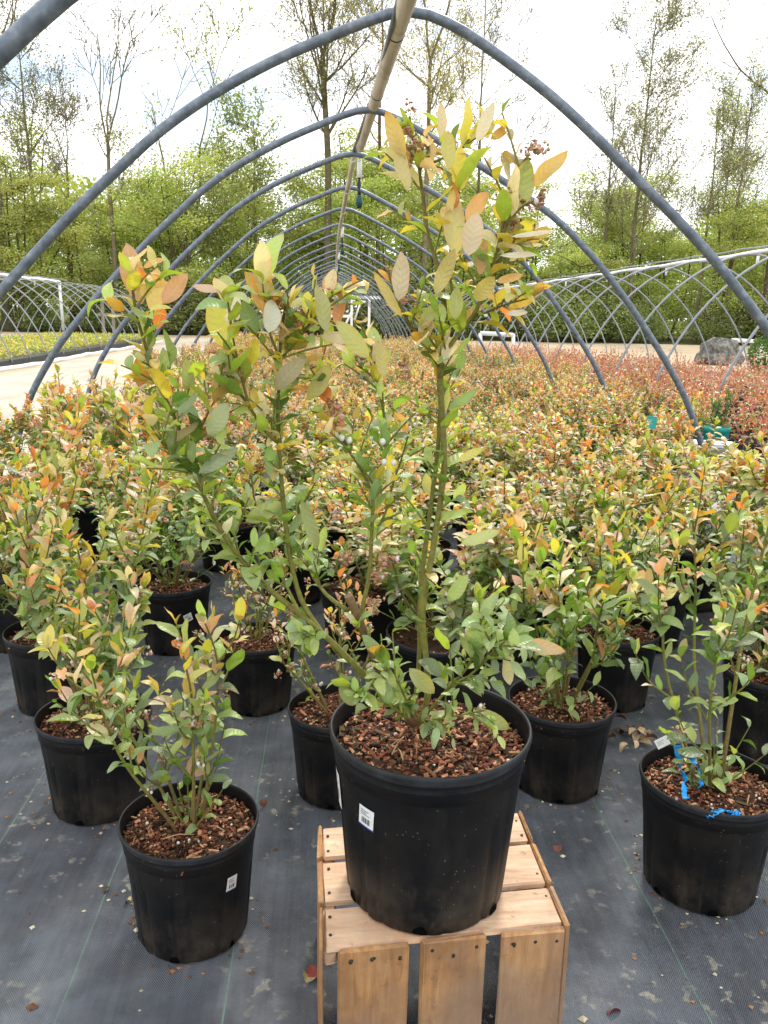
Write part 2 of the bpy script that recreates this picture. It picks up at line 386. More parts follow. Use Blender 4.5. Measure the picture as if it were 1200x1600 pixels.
def fabric():
    mt, N, L, b = mat('woven_ground_fabric')
    t = N.new('ShaderNodeNewGeometry'); sp = N.new('ShaderNodeSeparateXYZ'); L.new(t.outputs['Position'], sp.inputs[0])
    pos = t.outputs['Position']
    wob = math_(N, L, 'MULTIPLY_ADD', noise(N, L, pos, 2.2, 3), .012, -.006)
    xx = math_(N, L, 'ADD', sp.outputs[0], wob)
    fr = math_(N, L, 'FRACT', math_(N, L, 'MULTIPLY_ADD', xx, 1/.3185, .525/.3185+20+.5))
    line = math_(N, L, 'LESS_THAN', math_(N, L, 'ABSOLUTE', math_(N, L, 'SUBTRACT', fr, .5)), .0052)
    w1 = math_(N, L, 'SINE', math_(N, L, 'MULTIPLY', sp.outputs[0], 2*pi/.0045)); w2 = math_(N, L, 'SINE', math_(N, L, 'MULTIPLY', sp.outputs[1], 2*pi/.006))
    weave = math_(N, L, 'MULTIPLY', w1, w2)
    mpz = N.new('ShaderNodeMapping'); mpz.inputs['Scale'].default_value = (60, 3, 1); L.new(pos, mpz.inputs['Vector'])
    streak = noise(N, L, mpz.outputs[0], 1.0, 5, .7)
    big = noise(N, L, pos, 2.6, 6, .6); mid = noise(N, L, pos, 9, 6, .65); fine = noise(N, L, pos, 40, 5, .7)
    c = ramp(N, L, big, [(.30, lin(58, 62, 70)), (.45, lin(92, 98, 107)), (.58, lin(122, 129, 138)), (.72, lin(152, 158, 164))])
    c = mixrgb(N, L, ramp(N, L, noise(N, L, pos, 5.5, 6, .7), [(.40, .65), (.55, 0.0)]), c, lin(46, 49, 55))
    c = mixrgb(N, L, .32, c, ramp(N, L, streak, [(.3, lin(70, 75, 82)), (.7, lin(136, 142, 150))]))
    c = mixrgb(N, L, math_(N, L, 'MULTIPLY_ADD', weave, .10, .10), c, lin(30, 32, 36))
    spk = noise(N, L, pos, 30, 3, .55); reg = noise(N, L, pos, 3.3, 3)
    dirt = math_(N, L, 'MULTIPLY', ramp(N, L, reg, [(.42, 0.0), (.56, 1.0)]), math_(N, L, 'MULTIPLY', ramp(N, L, spk, [(.60, 0.0), (.66, .9)]), ramp(N, L, fine, [(.38, .2), (.55, .85)])))
    c = mixrgb(N, L, dirt, c, lin(176, 170, 152))
    dust = ramp(N, L, mid, [(.45, 0.0), (.75, .25)])
    c = mixrgb(N, L, dust, c, lin(122, 120, 116))
    c = mixrgb(N, L, math_(N, L, 'MULTIPLY', line, ramp(N, L, fine, [(.35, .3), (.6, .8)])), c, lin(118, 158, 132))
    L.new(c, b.inputs['Base Color']); b.inputs['Roughness'].default_value = .52; b.inputs['Specular IOR Level'].default_value = .45
    hb = math_(N, L, 'ADD', math_(N, L, 'MULTIPLY', weave, .25), math_(N, L, 'ADD', math_(N, L, 'MULTIPLY', big, 5.0), math_(N, L, 'MULTIPLY', mid, 2.4)))
    bump(N, L, b, hb, .8, .011)
    return mt
M['fabric'] = fabric()
def gravel(name, c0, c1, c2, patch):
    mt, N, L, b = mat(name)
    g = N.new('ShaderNodeNewGeometry'); pos = g.outputs['Position']
    a = noise(N, L, pos, .8, 6, .6); f = noise(N, L, pos, 22, 6, .75)
    mp = N.new('ShaderNodeMapping'); mp.inputs['Scale'].default_value = (2.5, .35, 1); L.new(pos, mp.inputs['Vector'])
    tr = noise(N, L, mp.outputs[0], 1.0, 5, .6)
    c = ramp(N, L, f, [(.25, c0), (.5, c1), (.75, c2)])
    c = mixrgb(N, L, ramp(N, L, a, [(.45, 0.0), (.65, .55)]), c, patch)
    c = mixrgb(N, L, ramp(N, L, tr, [(.52, 0.0), (.66, .6)]), c, patch)
    L.new(c, b.inputs['Base Color']); b.inputs['Roughness'].default_value = .95; b.inputs['Specular IOR Level'].default_value = .1
    bump(N, L, b, f, .5, .02)
    return mt
M['gravel'] = gravel('pale_gravel', lin(158, 150, 134), lin(190, 182, 166), lin(212, 205, 190), lin(164, 153, 133))
M['road'] = gravel('sandy_road', lin(160, 144, 118), lin(186, 168, 142), lin(204, 190, 164), lin(168, 148, 120))
M['soil'] = gravel('woodland_floor', lin(62, 56, 36), lin(84, 80, 48), lin(108, 104, 60), lin(74, 88, 40))

# ------------------------------------------------------------------ setting
def sheet(name, x0, x1, y0, y1, z, mt, nx=1, ny=1, edge=0.0, seed=0):
    mb = MB(); rng = np.random.default_rng(seed)
    xs = np.linspace(x0, x1, nx+1); ys = np.linspace(y0, y1, ny+1)
    V = np.array([(x, y, z) for y in ys for x in xs], float).reshape(ny+1, nx+1, 3)
    if edge:
        V[:, 0, 0] += (rng.random(ny+1)-.5)*edge; V[:, -1, 0] += (rng.random(ny+1)-.5)*edge
        V[0, :, 1] += (rng.random(nx+1)-.5)*edge; V[-1, :, 1] += (rng.random(nx+1)-.5)*edge
    f = np.array([(j*(nx+1)+i, j*(nx+1)+i+1, (j+1)*(nx+1)+i+1, (j+1)*(nx+1)+i) for j in range(ny) for i in range(nx)])
    mb.add(V.reshape(-1, 3), f)
    return tag(mb.build(name, mt), kind='structure')
tag(sheet('ground', -420, 420, -60, 700, 0.0, M['soil'], 8, 8), 'brown green woodland floor reaching the horizon')
tag(sheet('road', -60, 70, -20, 45.0, .004, M['road'], 60, 30, .7, 1), 'sandy gravel yard and road crossing in front of the wood')
tag(sheet('path', -6.6, -2.35, -4, 40, .008, M['gravel'], 3, 50, .22, 2), 'pale sunlit gravel path between the hoop houses')
fab = sheet('ground_cloth', -2.4, 3.3, -6, 26, .012, M['fabric'], 10, 40, .06, 3)
tag(fab, 'dark woven weed fabric with green guide lines')
tag(sheet('bed_cloth', 3.28, 10.2, -6, 23.5, .016, M['fabric'], 4, 20, .15, 4), 'dark woven fabric under the reddish plants')

# ------------------------------------------------------------------ hoop houses
def interp_profile(pts, n=40):
    pts = np.array(pts, float)
    d = np.concatenate([[0], np.cumsum(np.linalg.norm(np.diff(pts, axis=0), axis=1))])
    t = np.linspace(0, d[-1], n)
    # catmull-like smoothing through dense linear + box filter
    P = np.stack([np.interp(t, d, pts[:, 0]), np.interp(t, d, pts[:, 1])], 1)
    for _ in range(2):
        Q = P.copy(); Q[1:-1] = (P[:-2]+2*P[1:-1]+P[2:])/4; P = Q
    return P
# half profiles as (lateral, drop below the apex)
PL = [(0, 0), (-.06, .012), (-.30, .115), (-.51, .20), (-.80, .35), (-1.04, .51), (-1.42, .85), (-1.78, 1.22), (-2.04, 1.53), (-2.24, 1.85), (-2.38, 2.25), (-2.42, 2.70)]
PR = [(0, 0), (.06, .010), (.30, .12), (.68, .305), (.98, .475), (1.25, .64), (1.55, .91), (1.79, 1.18), (2.05, 1.51), (2.25, 1.80), (2.47, 2.29), (2.56, 2.70)]
PRA = [(0, 0), (.09, .010), (.33, .135), (.62, .315), (.85, .49), (1.05, .66), (1.26, .83), (1.44, .99), (1.71, 1.27), (2.02, 1.66), (2.3, 2.15), (2.4, 2.70)]
def hoop_line(apex, left, right, n=44):
    a = interp_profile(left, n)[::-1]; b = interp_profile(right, n)[1:]
    q = np.concatenate([a, b])
    # round the ridge a little
    for _ in range(2):
        k = len(a)-1
        z = q.copy()
        for i in range(k-2, k+3): z[i] = (q[i-1]+2*q[i]+q[i+1])/4
        q = z
    P = np.stack([apex[0]+q[:, 0], np.full(len(q), apex[1]), np.maximum(apex[2]-q[:, 1], -.25)], 1)
    return P
rng = np.random.default_rng(11)
SP = 1.83
house = thing('hoop_house', 'long bare grey pipe frame arching over the potted blueberry beds, with a beige ridge pole', 'hoop house', (0, 0, 0))
ridge = {}
NH = 22
for k in range(-1, NH):
    Y = (2.1+k)*SP
    ax = .095 + .95*math.exp(-(Y)/2.6) if k >= 0 else .45
    ax = {0: .31, 1: .222, 2: .168, 3: .158, 4: .135, 5: .112, 6: .107, 7: .097}.get(k, ax)
    az = {-1: 2.50, 0: 2.597, 1: 2.618, 2: 2.672}.get(k, 2.652 + .012*sin(k*2.3))
    L_, R_ = PL, (PRA if k <= 0 else PR)
    jl = 1+rng.normal(0, .006); jr = 1+rng.normal(0, .006)
    L_ = [(x*jl, d) for x, d in L_]; R_ = [(x*jr, d) for x, d in R_]
    if k == -1: L_ = [(x*1.02+.02, d*1.0) for x, d in L_]
    mb = MB(); P = hoop_line((ax, Y, az), L_, R_)
    mb.tube(P, .0225 if k < 4 else .020, 12 if k < 4 else 8)
    mb.build('hoop', M['galv'], house)
    ridge[k] = (ax, Y, az)
# ridge pole: thick front length that ends past the third hoop, thinner length beyond
mb = MB()
def rp(k, dx=0, dz=-.055): a = ridge[k]; return (a[0]+dx, a[1], a[2]+dz)
pend = np.array(on_y(563, 232, ridge[2][1]-.12))
p0 = np.array(on_y(628, 24, ridge[0][1]-.02)); p1 = p0+(pend-p0)*.26; 
dirn = (p0-p1)/np.linalg.norm(p0-p1)
fr = p0 + dirn*2.2
mb.tube([fr, p0, p1], [.038, .038, .038], 18);
mb.tube([p1, (p1+pend)/2, pend], [.036, .034, .032], 16)
mb.build('ridge_pole', M['pole'], house)
for t_ in (.07, .42):    # dark joint rings on the pole
    c_ = p0+(pend-p0)*t_; mb = MB(); mb.tube([c_-dirn*.006, c_+dirn*.006], [.0402, .0402] if t_ < .2 else [.0375, .0375], 18); mb.build('joint_ring', M['dark_hook'], house)
mb = MB()
q0 = np.array(on_y(557, 226, ridge[2][1]-.1)); pts = [q0]+[np.array(rp(k, -.015, -.05)) for k in range(3, NH)]
mb.tube(np.array(pts), .026, 10)
mb.build('ridge_pole', M['pole'], house)
mb = MB()
cab = [np.array(on_y(x, y, Y)) for x, y, Y in ((625, -12, 3.6), (613, 38, 3.85), (597, 100, 4.6), (580, 155, 5.5), (563, 205, 6.6), (552, 236, 7.55))]
cab = [cab[0]+(cab[0]-cab[1])*4]+cab
mb.tube(np.array(cab), .011, 8)
mb.build('ridge_pipe', M['galv'], house)
for k in range(0, NH):   # white straps that tie the pole to the hoops
    mb = MB()
    x, y, z = ridge[k]; n = 12; a = np.linspace(0, 2*pi, n)
    P = np.stack([x-.06+.028*np.cos(a)*(1 if k < 3 else 1.2), np.full(n, y), z-.012+.04*np.sin(a)], 1) if k < 2 else np.stack([x+.036*np.cos(a)-.015, np.full(n, y+.03), z-.045+.036*np.sin(a)], 1)
    mb.tube(P, .006, 6, caps=False)
    mb.build('strap', M['white_wrap'], house)
for k in (2, 5, 8, 11, 13, 15):
    x, y, z = ridge[k]; mb = MB(); y += .06; x += .02
    if k == 2: x += .03
    mb.tube([(x, y, z-.05), (x, y, z-.2)], [.020, .024], 8, 0); mb.tube([(x, y, z-.2), (x-.004, y, z-.26), (x, y, z-.30), (x, y, z-.34)], [.008, .02, .007, .02], 8, 1)
    mb.tube([(x, y, z-.34), (x, y, z-.40), (x, y, z-.45)], [.022, .034, .02], 10, 2)
    mb.build('hanging_clip', [M['white_wrap'], M['dark_hook'], M['bottle_green']], house)

def side_house(name, label, xr, apex, hw, ys, rad, ridge_y0, ridge_y1, sgn):
    h = thing(name, label, 'hoop house')
    pr = [(0, 0), (.12*hw/2.2, .01), (.35*hw/2.2, .07), (.8*hw/2.2, .29), (1.2*hw/2.2, .58), (1.55*hw/2.2, .95), (1.85*hw/2.2, 1.4), (2.07*hw/2.2, 1.85), (hw, apex+.1)]
    pr = [(x, d*apex/2.4) for x, d in pr]
    for y in ys:
        mb = MB(); j = rng.normal(0, .02)
        mb.tube(hoop_line((xr+j, y, apex), [(-a, b) for a, b in pr], pr, 18), rad, 8)
        mb.build('hoop', M['galv_far'], h)
    mb = MB(); n = 2*int((ridge_y1-ridge_y0)/1.8)+2
    yy = np.linspace(ridge_y0, ridge_y1, n); zz = apex-.05 + .012*np.sin(yy*2.1)
    mb.tube(np.stack([np.full(n, xr), yy, zz+.02], 1), .034 if sgn > 0 else .055, 8)
    mb.build('ridge_pole', M['white_wrap'], h)
    for y in np.arange(ridge_y0+.7, ridge_y1, 3.6):
        mb = MB(); mb.tube([(xr, y, apex-.08), (xr, y, apex-.22)], .022, 6)
        mb.build('strap', M['white_wrap'], h)
    mb = MB()
    yy = np.linspace(ridge_y0, ridge_y1+1, 60)
    mb.tube(np.stack([np.full(60, xr+.03*sgn), yy, apex+.035+.03*np.abs(np.sin(yy*pi/1.8))], 1), .012, 5)
    mb.build('ridge_cable', M['galv_far'], h)
    return h
hr = side_house('hoop_house', 'low open hoop frame with white ridge pipe over the reddish plants, beside the boulder', 6.5, 2.40, 2.15, np.arange(5.84, 40, 1.83), .0175, 5.0, 40, 1)
hl = side_house('hoop_house', 'low hoop frame with white ridge pipe and white post across the gravel path', -9.2, 2.18, 2.0, np.arange(15.7, 36, 1.22), .017, 12.0, 29.5, -1)
mb = MB(); mb.tube([(-9.2, 29.5, 2.14), (-9.17, 29.5, .55)], .045, 10); mb.build('post', M['white_wrap'], hl)
mb = MB(); mb.tube([(-9.17, 29.5, .55), (-9.17, 29.5, -.1)], .03, 8); mb.build('post_foot', M['galv_far'], hl)
fr_ = thing('end_frame', 'grey timber end frame of the hoop house across the path', 'end frame', (-8.6, 34.5, 0))
mb = MB()
for x in (-.55, -.15): mb.box((x-.05, -.05, 0), (x+.05, .05, 1.85+.2*x))
mb.box((-.8, -.04, 1.0), (1.5, .04, 1.12)); mb.box((-.9, -.045, 1.75), (.9, .045, 1.85))
mb.tube([(-.15, 0, 1.8), (1.4, 0, .3)], .05, 5)
mb.build('timber', M['board'], fr_)

# ------------------------------------------------------------------ leaf builder
def leaf_template(nu, nv):
    u = np.linspace(0, 1, nu); v = np.linspace(-1, 1, nv)
    w = np.sin(pi*np.clip(u, 0, 1)**.93)**.66
    w[0] = .03; w[-1] = .01
    U, Vv = np.meshgrid(u, v, indexing='ij'); Wd = np.repeat(w[:, None], nv, 1)
    f = np.array([(i*nv+j, i*nv+j+1, (i+1)*nv+j+1, (i+1)*nv+j) for i in range(nu-1) for j in range(nv-1)])
    return U.ravel(), Vv.ravel(), Wd.ravel(), f
T_HI = leaf_template(10, 5); T_MD = leaf_template(7, 3)
_lo = (np.array([0, .45, 1, .45]), np.array([0, -1.0, 0, 1.0]), np.array([0, 1.0, 0, 1.0]), np.array([(0, 1, 2, 3)]))
T_LO = _lo
class Leaves:
    def __init__(s): s.P = []; s.D = []; s.N = []; s.L = []; s.W = []; s.K = []; s.F = []; s.C = []
    def add(s, P, D, N, L, Wd, curl, fold, col):
        s.P.append(P); s.D.append(D); s.N.append(N); s.L.append(L); s.W.append(Wd); s.K.append(curl); s.F.append(fold); s.C.append(col)
    def into(s, mb, T, matidx=0):
        U, V, Wd, f = T
        P = np.array(s.P); D = np.array(s.D); Nn = np.array(s.N); L = np.array(s.L)[:, None]; Wi = np.array(s.W)[:, None]
        K = np.array(s.K)[:, None]; Fo = np.array(s.F)[:, None]; Cc = np.array(s.C)
        D = D/np.linalg.norm(D, axis=1)[:, None]
        Nn = Nn - D*(Nn*D).sum(1)[:, None]; Nn /= np.linalg.norm(Nn, axis=1)[:, None]+1e-9
        Sd = np.cross(Nn, D)
        k = np.where(np.abs(K) < 1e-3, 1e-3, K)
        al = L*np.sin(k*U)/k; up = -L*(1-np.cos(k*U))/k
        sd = Wi*.5*Wd*V
        wav = L*.035*np.sin(U*9+K*20)*np.abs(V)
        up = up + np.abs(sd)*Fo + wav
        X = P[:, None, :] + D[:, None, :]*al[..., None] + Sd[:, None, :]*sd[..., None] + Nn[:, None, :]*up[..., None]
        n, m_ = X.shape[:2]
        fa = (f[None] + (np.arange(n)*m_)[:, None, None]).reshape(-1, f.shape[1])
        col = np.repeat(Cc, m_, axis=0)
        uv = np.tile(np.stack([U, V], 1), (n, 1))
        mb.add(X.reshape(-1, 3), fa, matidx, col, uv, True)

PAL = {
 'deep':  np.array(lin(78, 116, 48)), 'green': np.array(lin(116, 154, 60)), 'fresh': np.array(lin(154, 182, 68)),
 'yellow': np.array(lin(198, 192, 72)), 'gold': np.array(lin(210, 172, 72)), 'orange': np.array(lin(212, 142, 76)),
 'rust': np.array(lin(182, 108, 70)), 'pale': np.array(lin(218, 210, 170)), 'pink': np.array(lin(214, 170, 140)),
 'tan': np.array(lin(172, 152, 84)), 'red': np.array(lin(168, 86, 80)), 'rose': np.array(lin(190, 122, 114)), 'blue': np.array(lin(134, 168, 104)),
}
MIX = {
 'green':  (['deep', 'green', 'fresh', 'blue'], [.28, .42, .25, .05], ['fresh', 'yellow', 'pale', 'gold', 'orange', 'pink', 'tan'], [.24, .18, .14, .10, .14, .12, .08]),
 'orange': (['green', 'fresh', 'deep', 'tan', 'yellow'], [.36, .22, .18, .16, .08], ['orange', 'gold', 'pink', 'yellow', 'rust', 'pale', 'fresh'], [.24, .13, .20, .08, .12, .16, .07]),
 'red':    (['tan', 'green', 'rust', 'red'], [.26, .24, .25, .25], ['red', 'rose', 'rust', 'pink', 'pale'], [.34, .34, .12, .14, .06]),
 'main':   (['deep', 'green', 'fresh', 'blue'], [.12, .42, .30, .16], ['yellow', 'gold', 'fresh', 'pale', 'orange', 'tan'], [.32, .09, .28, .19, .04, .08]),
}
def pick(rng, mixn, rel):
    lo, lw, hi, hw = MIX[mixn]
    p = np.clip((rel-.42)/.5, .03, .92)
    c = PAL[hi[rng.choice(len(hi), p=hw)]] if rng.random() < p else PAL[lo[rng.choice(len(lo), p=lw)]]
    return np.clip(c*rng.uniform(.78, 1.22)*(1+rng.normal(0, .05, 3)), 0.003, .85)

def unit(v): return v/(np.linalg.norm(v)+1e-9)
def smooth_line(P, n):
    P = np.array(P, float); d = np.concatenate([[0], np.cumsum(np.linalg.norm(np.diff(P, axis=0), axis=1))])
    t = np.linspace(0, d[-1], n); Q = np.stack([np.interp(t, d, P[:, i]) for i in range(3)], 1)
    for _ in range(2):
        R = Q.copy(); R[1:-1] = (Q[:-2]+2*Q[1:-1]+Q[2:])/4; Q = R
    return Q
def leaf_on(rng, lv, P, T, az, relh, mixn, L0, up=.35, tipness=0.0):
    # local frame round the shoot
    ref = np.array([0, 0, 1.0]) if abs(T[2]) < .95 else np.array([1.0, 0, 0])
    a = unit(np.cross(T, ref)); b = np.cross(T, a)
    rad = a*cos(az)+b*sin(az)
    D = unit(rad*(1.0-.55*tipness) + T*(.55+.7*tipness) + np.array([0, 0, up]) + rng.normal(0, .16, 3))
    N_ = unit(np.array([0, 0, 1.0])*.9 + T*.7 - rad*.25 + rng.normal(0, .28, 3))
    L = L0*rng.uniform(.6, 1.2)
    lv.add(P, D, N_, L, L*rng.uniform(.38, .52), rng.normal(.45, .7), rng.uniform(.05, .75), pick(rng, mixn, relh)*(1.18 if mixn == 'main' else 1.0))
SPH = None
def blob(mb, P, r, col, sq=1.0, axis=None):
    global SPH
    if SPH is None:
        V = [(0, 0, 1)]; f = []
        for i, th in enumerate((pi*.28, pi*.55, pi*.8)):
            for j in range(6): V.append((sin(th)*cos(j*pi/3), sin(th)*sin(j*pi/3), cos(th)))
        V.append((0, 0, -1))
        for j in range(6):
            k = (j+1) % 6
            f.append((0, 1+j, 1+k)); f.append((1+j, 7+j, 7+k, 1+k)); f.append((7+j, 13+j, 13+k, 7+k)); f.append((13+j, 19, 13+k))
        SPH = (np.array(V, float), f)
    V = SPH[0]*r; V = V*np.array([1, 1, sq])
    mb.add(V+P, SPH[1], 0, col)
def cluster(rng, mb, P, n, r, white):
    for _ in range(int(n*1.8)):
        q = P + unit(rng.normal(0, 1, 3))*r*rng.uniform(.3, 1.0)
        if rng.random() < white*.8: blob(mb, q, rng.uniform(.003, .0046), np.array([.72, .70, .62])*rng.uniform(.85, 1.08), 1.25)
        else:
            c = [lin(160, 114, 84), lin(184, 130, 108), lin(130, 94, 66), lin(198, 154, 126), lin(152, 136, 84)][rng.integers(5)]
            s = rng.uniform(.0014, .0028)
            V = np.array([(1, 0, 0), (-1, 0, 0), (0, 1, 0), (0, -1, 0), (0, 0, 1), (0, 0, -1)], float)*s*(1+rng.random((6, 1))*1.2); V = V@np.diag(rng.uniform(.6, 1.5, 3))
            mb.add(q+V, [(0, 2, 4), (2, 1, 4), (1, 3, 4), (3, 0, 4), (2, 0, 5), (1, 2, 5), (3, 1, 5), (0, 3, 5)], 0, c, smooth=False)

def stem_cols(n, t0, t1):
    t = np.linspace(t0, t1, n)[:, None]
    a = np.array(lin(112, 84, 58)); b = np.array(lin(126, 124, 58)); c = np.array(lin(98, 92, 44))
    return np.where(t < .5, a+(b-a)*t*2, b+(c-b)*(t-.5)*2)

def grow_bush(seed, H, R, ncane, L0, mixn, dens=1.0, white=.35, flowers=1.0, lean=(0, 0), leafscale=1.0, sseg=6, sprout=0):
    """returns stems MB, foliage Leaves, blossoms MB; origin at the soil surface"""
    rng = np.random.default_rng(seed)
    st = MB(); lv = Leaves(); fl = MB(); nfl = 0
    for c in range(ncane):
        az = 2*pi*c/ncane + rng.uniform(-.5, .5); rr = R*rng.uniform(.3, 1.0); hh = H*rng.uniform(.62, 1.0) if c else H
        b0 = np.array([cos(az), sin(az), 0])*rng.uniform(.008, .03)
        tip = np.array([cos(az)*rr+lean[0]*hh, sin(az)*rr+lean[1]*hh, hh])
        midp = b0*.5+tip*.5 + np.array([cos(az), sin(az), 0])*rr*.12 + rng.normal(0, .02, 3)
        line = smooth_line([b0-np.array([0, 0, .03]), b0, b0*.75+midp*.25, midp, midp*.4+tip*.6+rng.normal(0, .012, 3), tip], 16)
        rad = np.linspace(.0050, .0020, 16)*rng.uniform(.8, 1.15)
        st.tube(line, rad, sseg, 0, stem_cols(16, 0, 1), caps=False)
        T = np.gradient(line, axis=0); T /= np.linalg.norm(T, axis=1)[:, None]
        shoots = [(line[8:], T[8:], True)]
        ns = int(rng.integers(4, 7)*(1.5 if dens > 1.1 else 1.0))
        for s in range(ns):
            i = int(rng.integers(4, 15)); a2 = rng.uniform(0, 2*pi)
            ref = unit(np.cross(T[i], [0.3, .2, 1])); rad_ = ref*cos(a2)+np.cross(T[i], ref)*sin(a2)
            d = unit(rad_*.8+T[i]*.5+np.array([0, 0, .35])); ln = rng.uniform(.07, .19)*(H/.6)**.5
            p0 = line[i]; p1 = p0+d*ln*.5; p2 = p0+unit(d+np.array([0, 0, .45]))*ln
            sl_ = smooth_line([p0, p1, p2], 7)
            st.tube(sl_, np.linspace(.0026, .0013, 7), 5, 0, stem_cols(7, .5, 1), caps=False)
            t2 = np.gradient(sl_, axis=0); t2 /= np.linalg.norm(t2, axis=1)[:, None]
            shoots.append((sl_, t2, False))
        for (ln_, tt, ismain) in shoots:
            tot = np.linalg.norm(np.diff(ln_, axis=0), axis=1).sum()
            k = max(3, int(tot/(.0165*leafscale)*dens)); a0 = rng.uniform(0, 6.28)
            for q in range(k):
                f = (q+.5)/k; x = f*(len(ln_)-1); i = int(x); w = x-i; i2 = min(i+1, len(ln_)-1)
                P = ln_[i]*(1-w)+ln_[i2]*w
                rel = P[2]/H
                leaf_on(rng, lv, P, tt[i], a0+q*2.4, rel + (.12 if f > .7 else -.05), mixn, L0*leafscale*(1.05 if f < .8 else .8), .3, max(0, (f-.75)*2.5))
            for q in range(2):
                leaf_on(rng, lv, ln_[-1], tt[-1], rng.uniform(0, 6.28), ln_[-1][2]/H+.2, mixn, L0*leafscale*.8, .6, .8)
            if rng.random() < .55*flowers:
                i = int(rng.integers(1, len(ln_)-1))
                P = ln_[i]+rng.normal(0, .018, 3)
                cluster(rng, fl, P, int(rng.integers(4, 10)), .017, white); nfl += 1
    # low sprouts
    for s in range(int(3*dens*(2.2 if dens > 1.5 else 1))+sprout):
        az = rng.uniform(0, 6.28); d = unit(np.array([cos(az), sin(az), rng.uniform(.4, 1.6)])); ln = rng.uniform(.06, .16)*(1.5 if dens > 1.5 else 1)
        sl_ = smooth_line([(0, 0, -.01), d*ln*.6, d*ln+np.array([0, 0, .02])], 6)
        st.tube(sl_, np.linspace(.0025, .0012, 6), 5, 0, stem_cols(6, .4, .9), caps=False)
        for q in range(5): leaf_on(rng, lv, sl_[min(5, 1+q)], unit(sl_[-1]-sl_[0]), q*2.4, .1, mixn, L0*.75*leafscale)
    if nfl == 0: cluster(rng, fl, np.array([0, 0, H*.7]), 5, .015, white)
    return st, lv, fl

# ------------------------------------------------------------------ pots
def pot_profile(R, h):
    k = .80
    return [(R*.70, .006), (R*k-.006, 0.0), (R*k, .004), (R*(k+.02), h*.12), (R*.925, h*.80), (R*.93, h*.815), (R*.952, h*.822), (R*.957, h*.885), (R*.960, h*.892), (R*.972, h*.897), (R*.976, h*.925), (R*.974, h*.932), (R*.985, h*.94), (R*1.0, h*.955), (R*1.006, h*.975), (R*1.0, h*.993), (R*.988, h), (R*.972, h*.994), (R*.966, h*.975), (R*.952, h*.90), (R*.90, h*.62)]
def make_pot(R, h, parent, seg=56):
    ribs = seg > 60
    mb = MB(); PH = [R*977 % 6.28 + len(bpy.data.objects)*.37]
    def radial(i, a):
        bend = R*.012*np.sin(2*a+PH[0])*min(1, i/6) + R*.006*np.sin(3*a+PH[0]*2)
        if not ribs or not (2 <= i <= 4): return bend
        t = -bend
        for c in np.arange(0, 2*pi, pi/4): 
            d = (a-c+pi) % (2*pi)-pi; t = t + .0030*np.exp(-((d-.13)/.03)**2) + .0030*np.exp(-((d+.13)/.03)**2) - .0016*np.exp(-(d/.09)**4)
        return -t
    prof = pot_profile(R, h)
    mb.lathe(prof, seg, radial=radial)
    pc = np.ones((len(prof), seg, 3)); pc[12:16] = .86; pc[13:14] = .75; pc[8:10] = .85; mb.Co[-1] = pc.reshape(-1, 3)  # paler lip and step: highlight lines put into the colour
    # drain notches at the foot: flush black patches painting the shade inside them
    for a in np.arange(.35, 2*pi, 2*pi/6):
        c = np.array([cos(a), sin(a), 0]); t = np.array([-sin(a), cos(a), 0]); w = R*.075; n = 8
        arc = []
        for b in np.linspace(0, pi, n):
            zz = .0045+h*.05*sin(b); da = w*cos(b)/(R*.8); rr = R*(.80+.02*zz/(h*.12))+.0009
            arc.append((rr*cos(a+da), rr*sin(a+da), zz))
        V2 = []
        for q in range(n): V2 += [arc[q], (arc[q][0], arc[q][1], .0045)]
        mb.add(np.array(V2), [(2*q, 2*q+1, 2*q+3, 2*q+2) for q in range(n-1)], 1, smooth=False)
    return mb.build('pot', [M['pot'], M['drain']], parent)
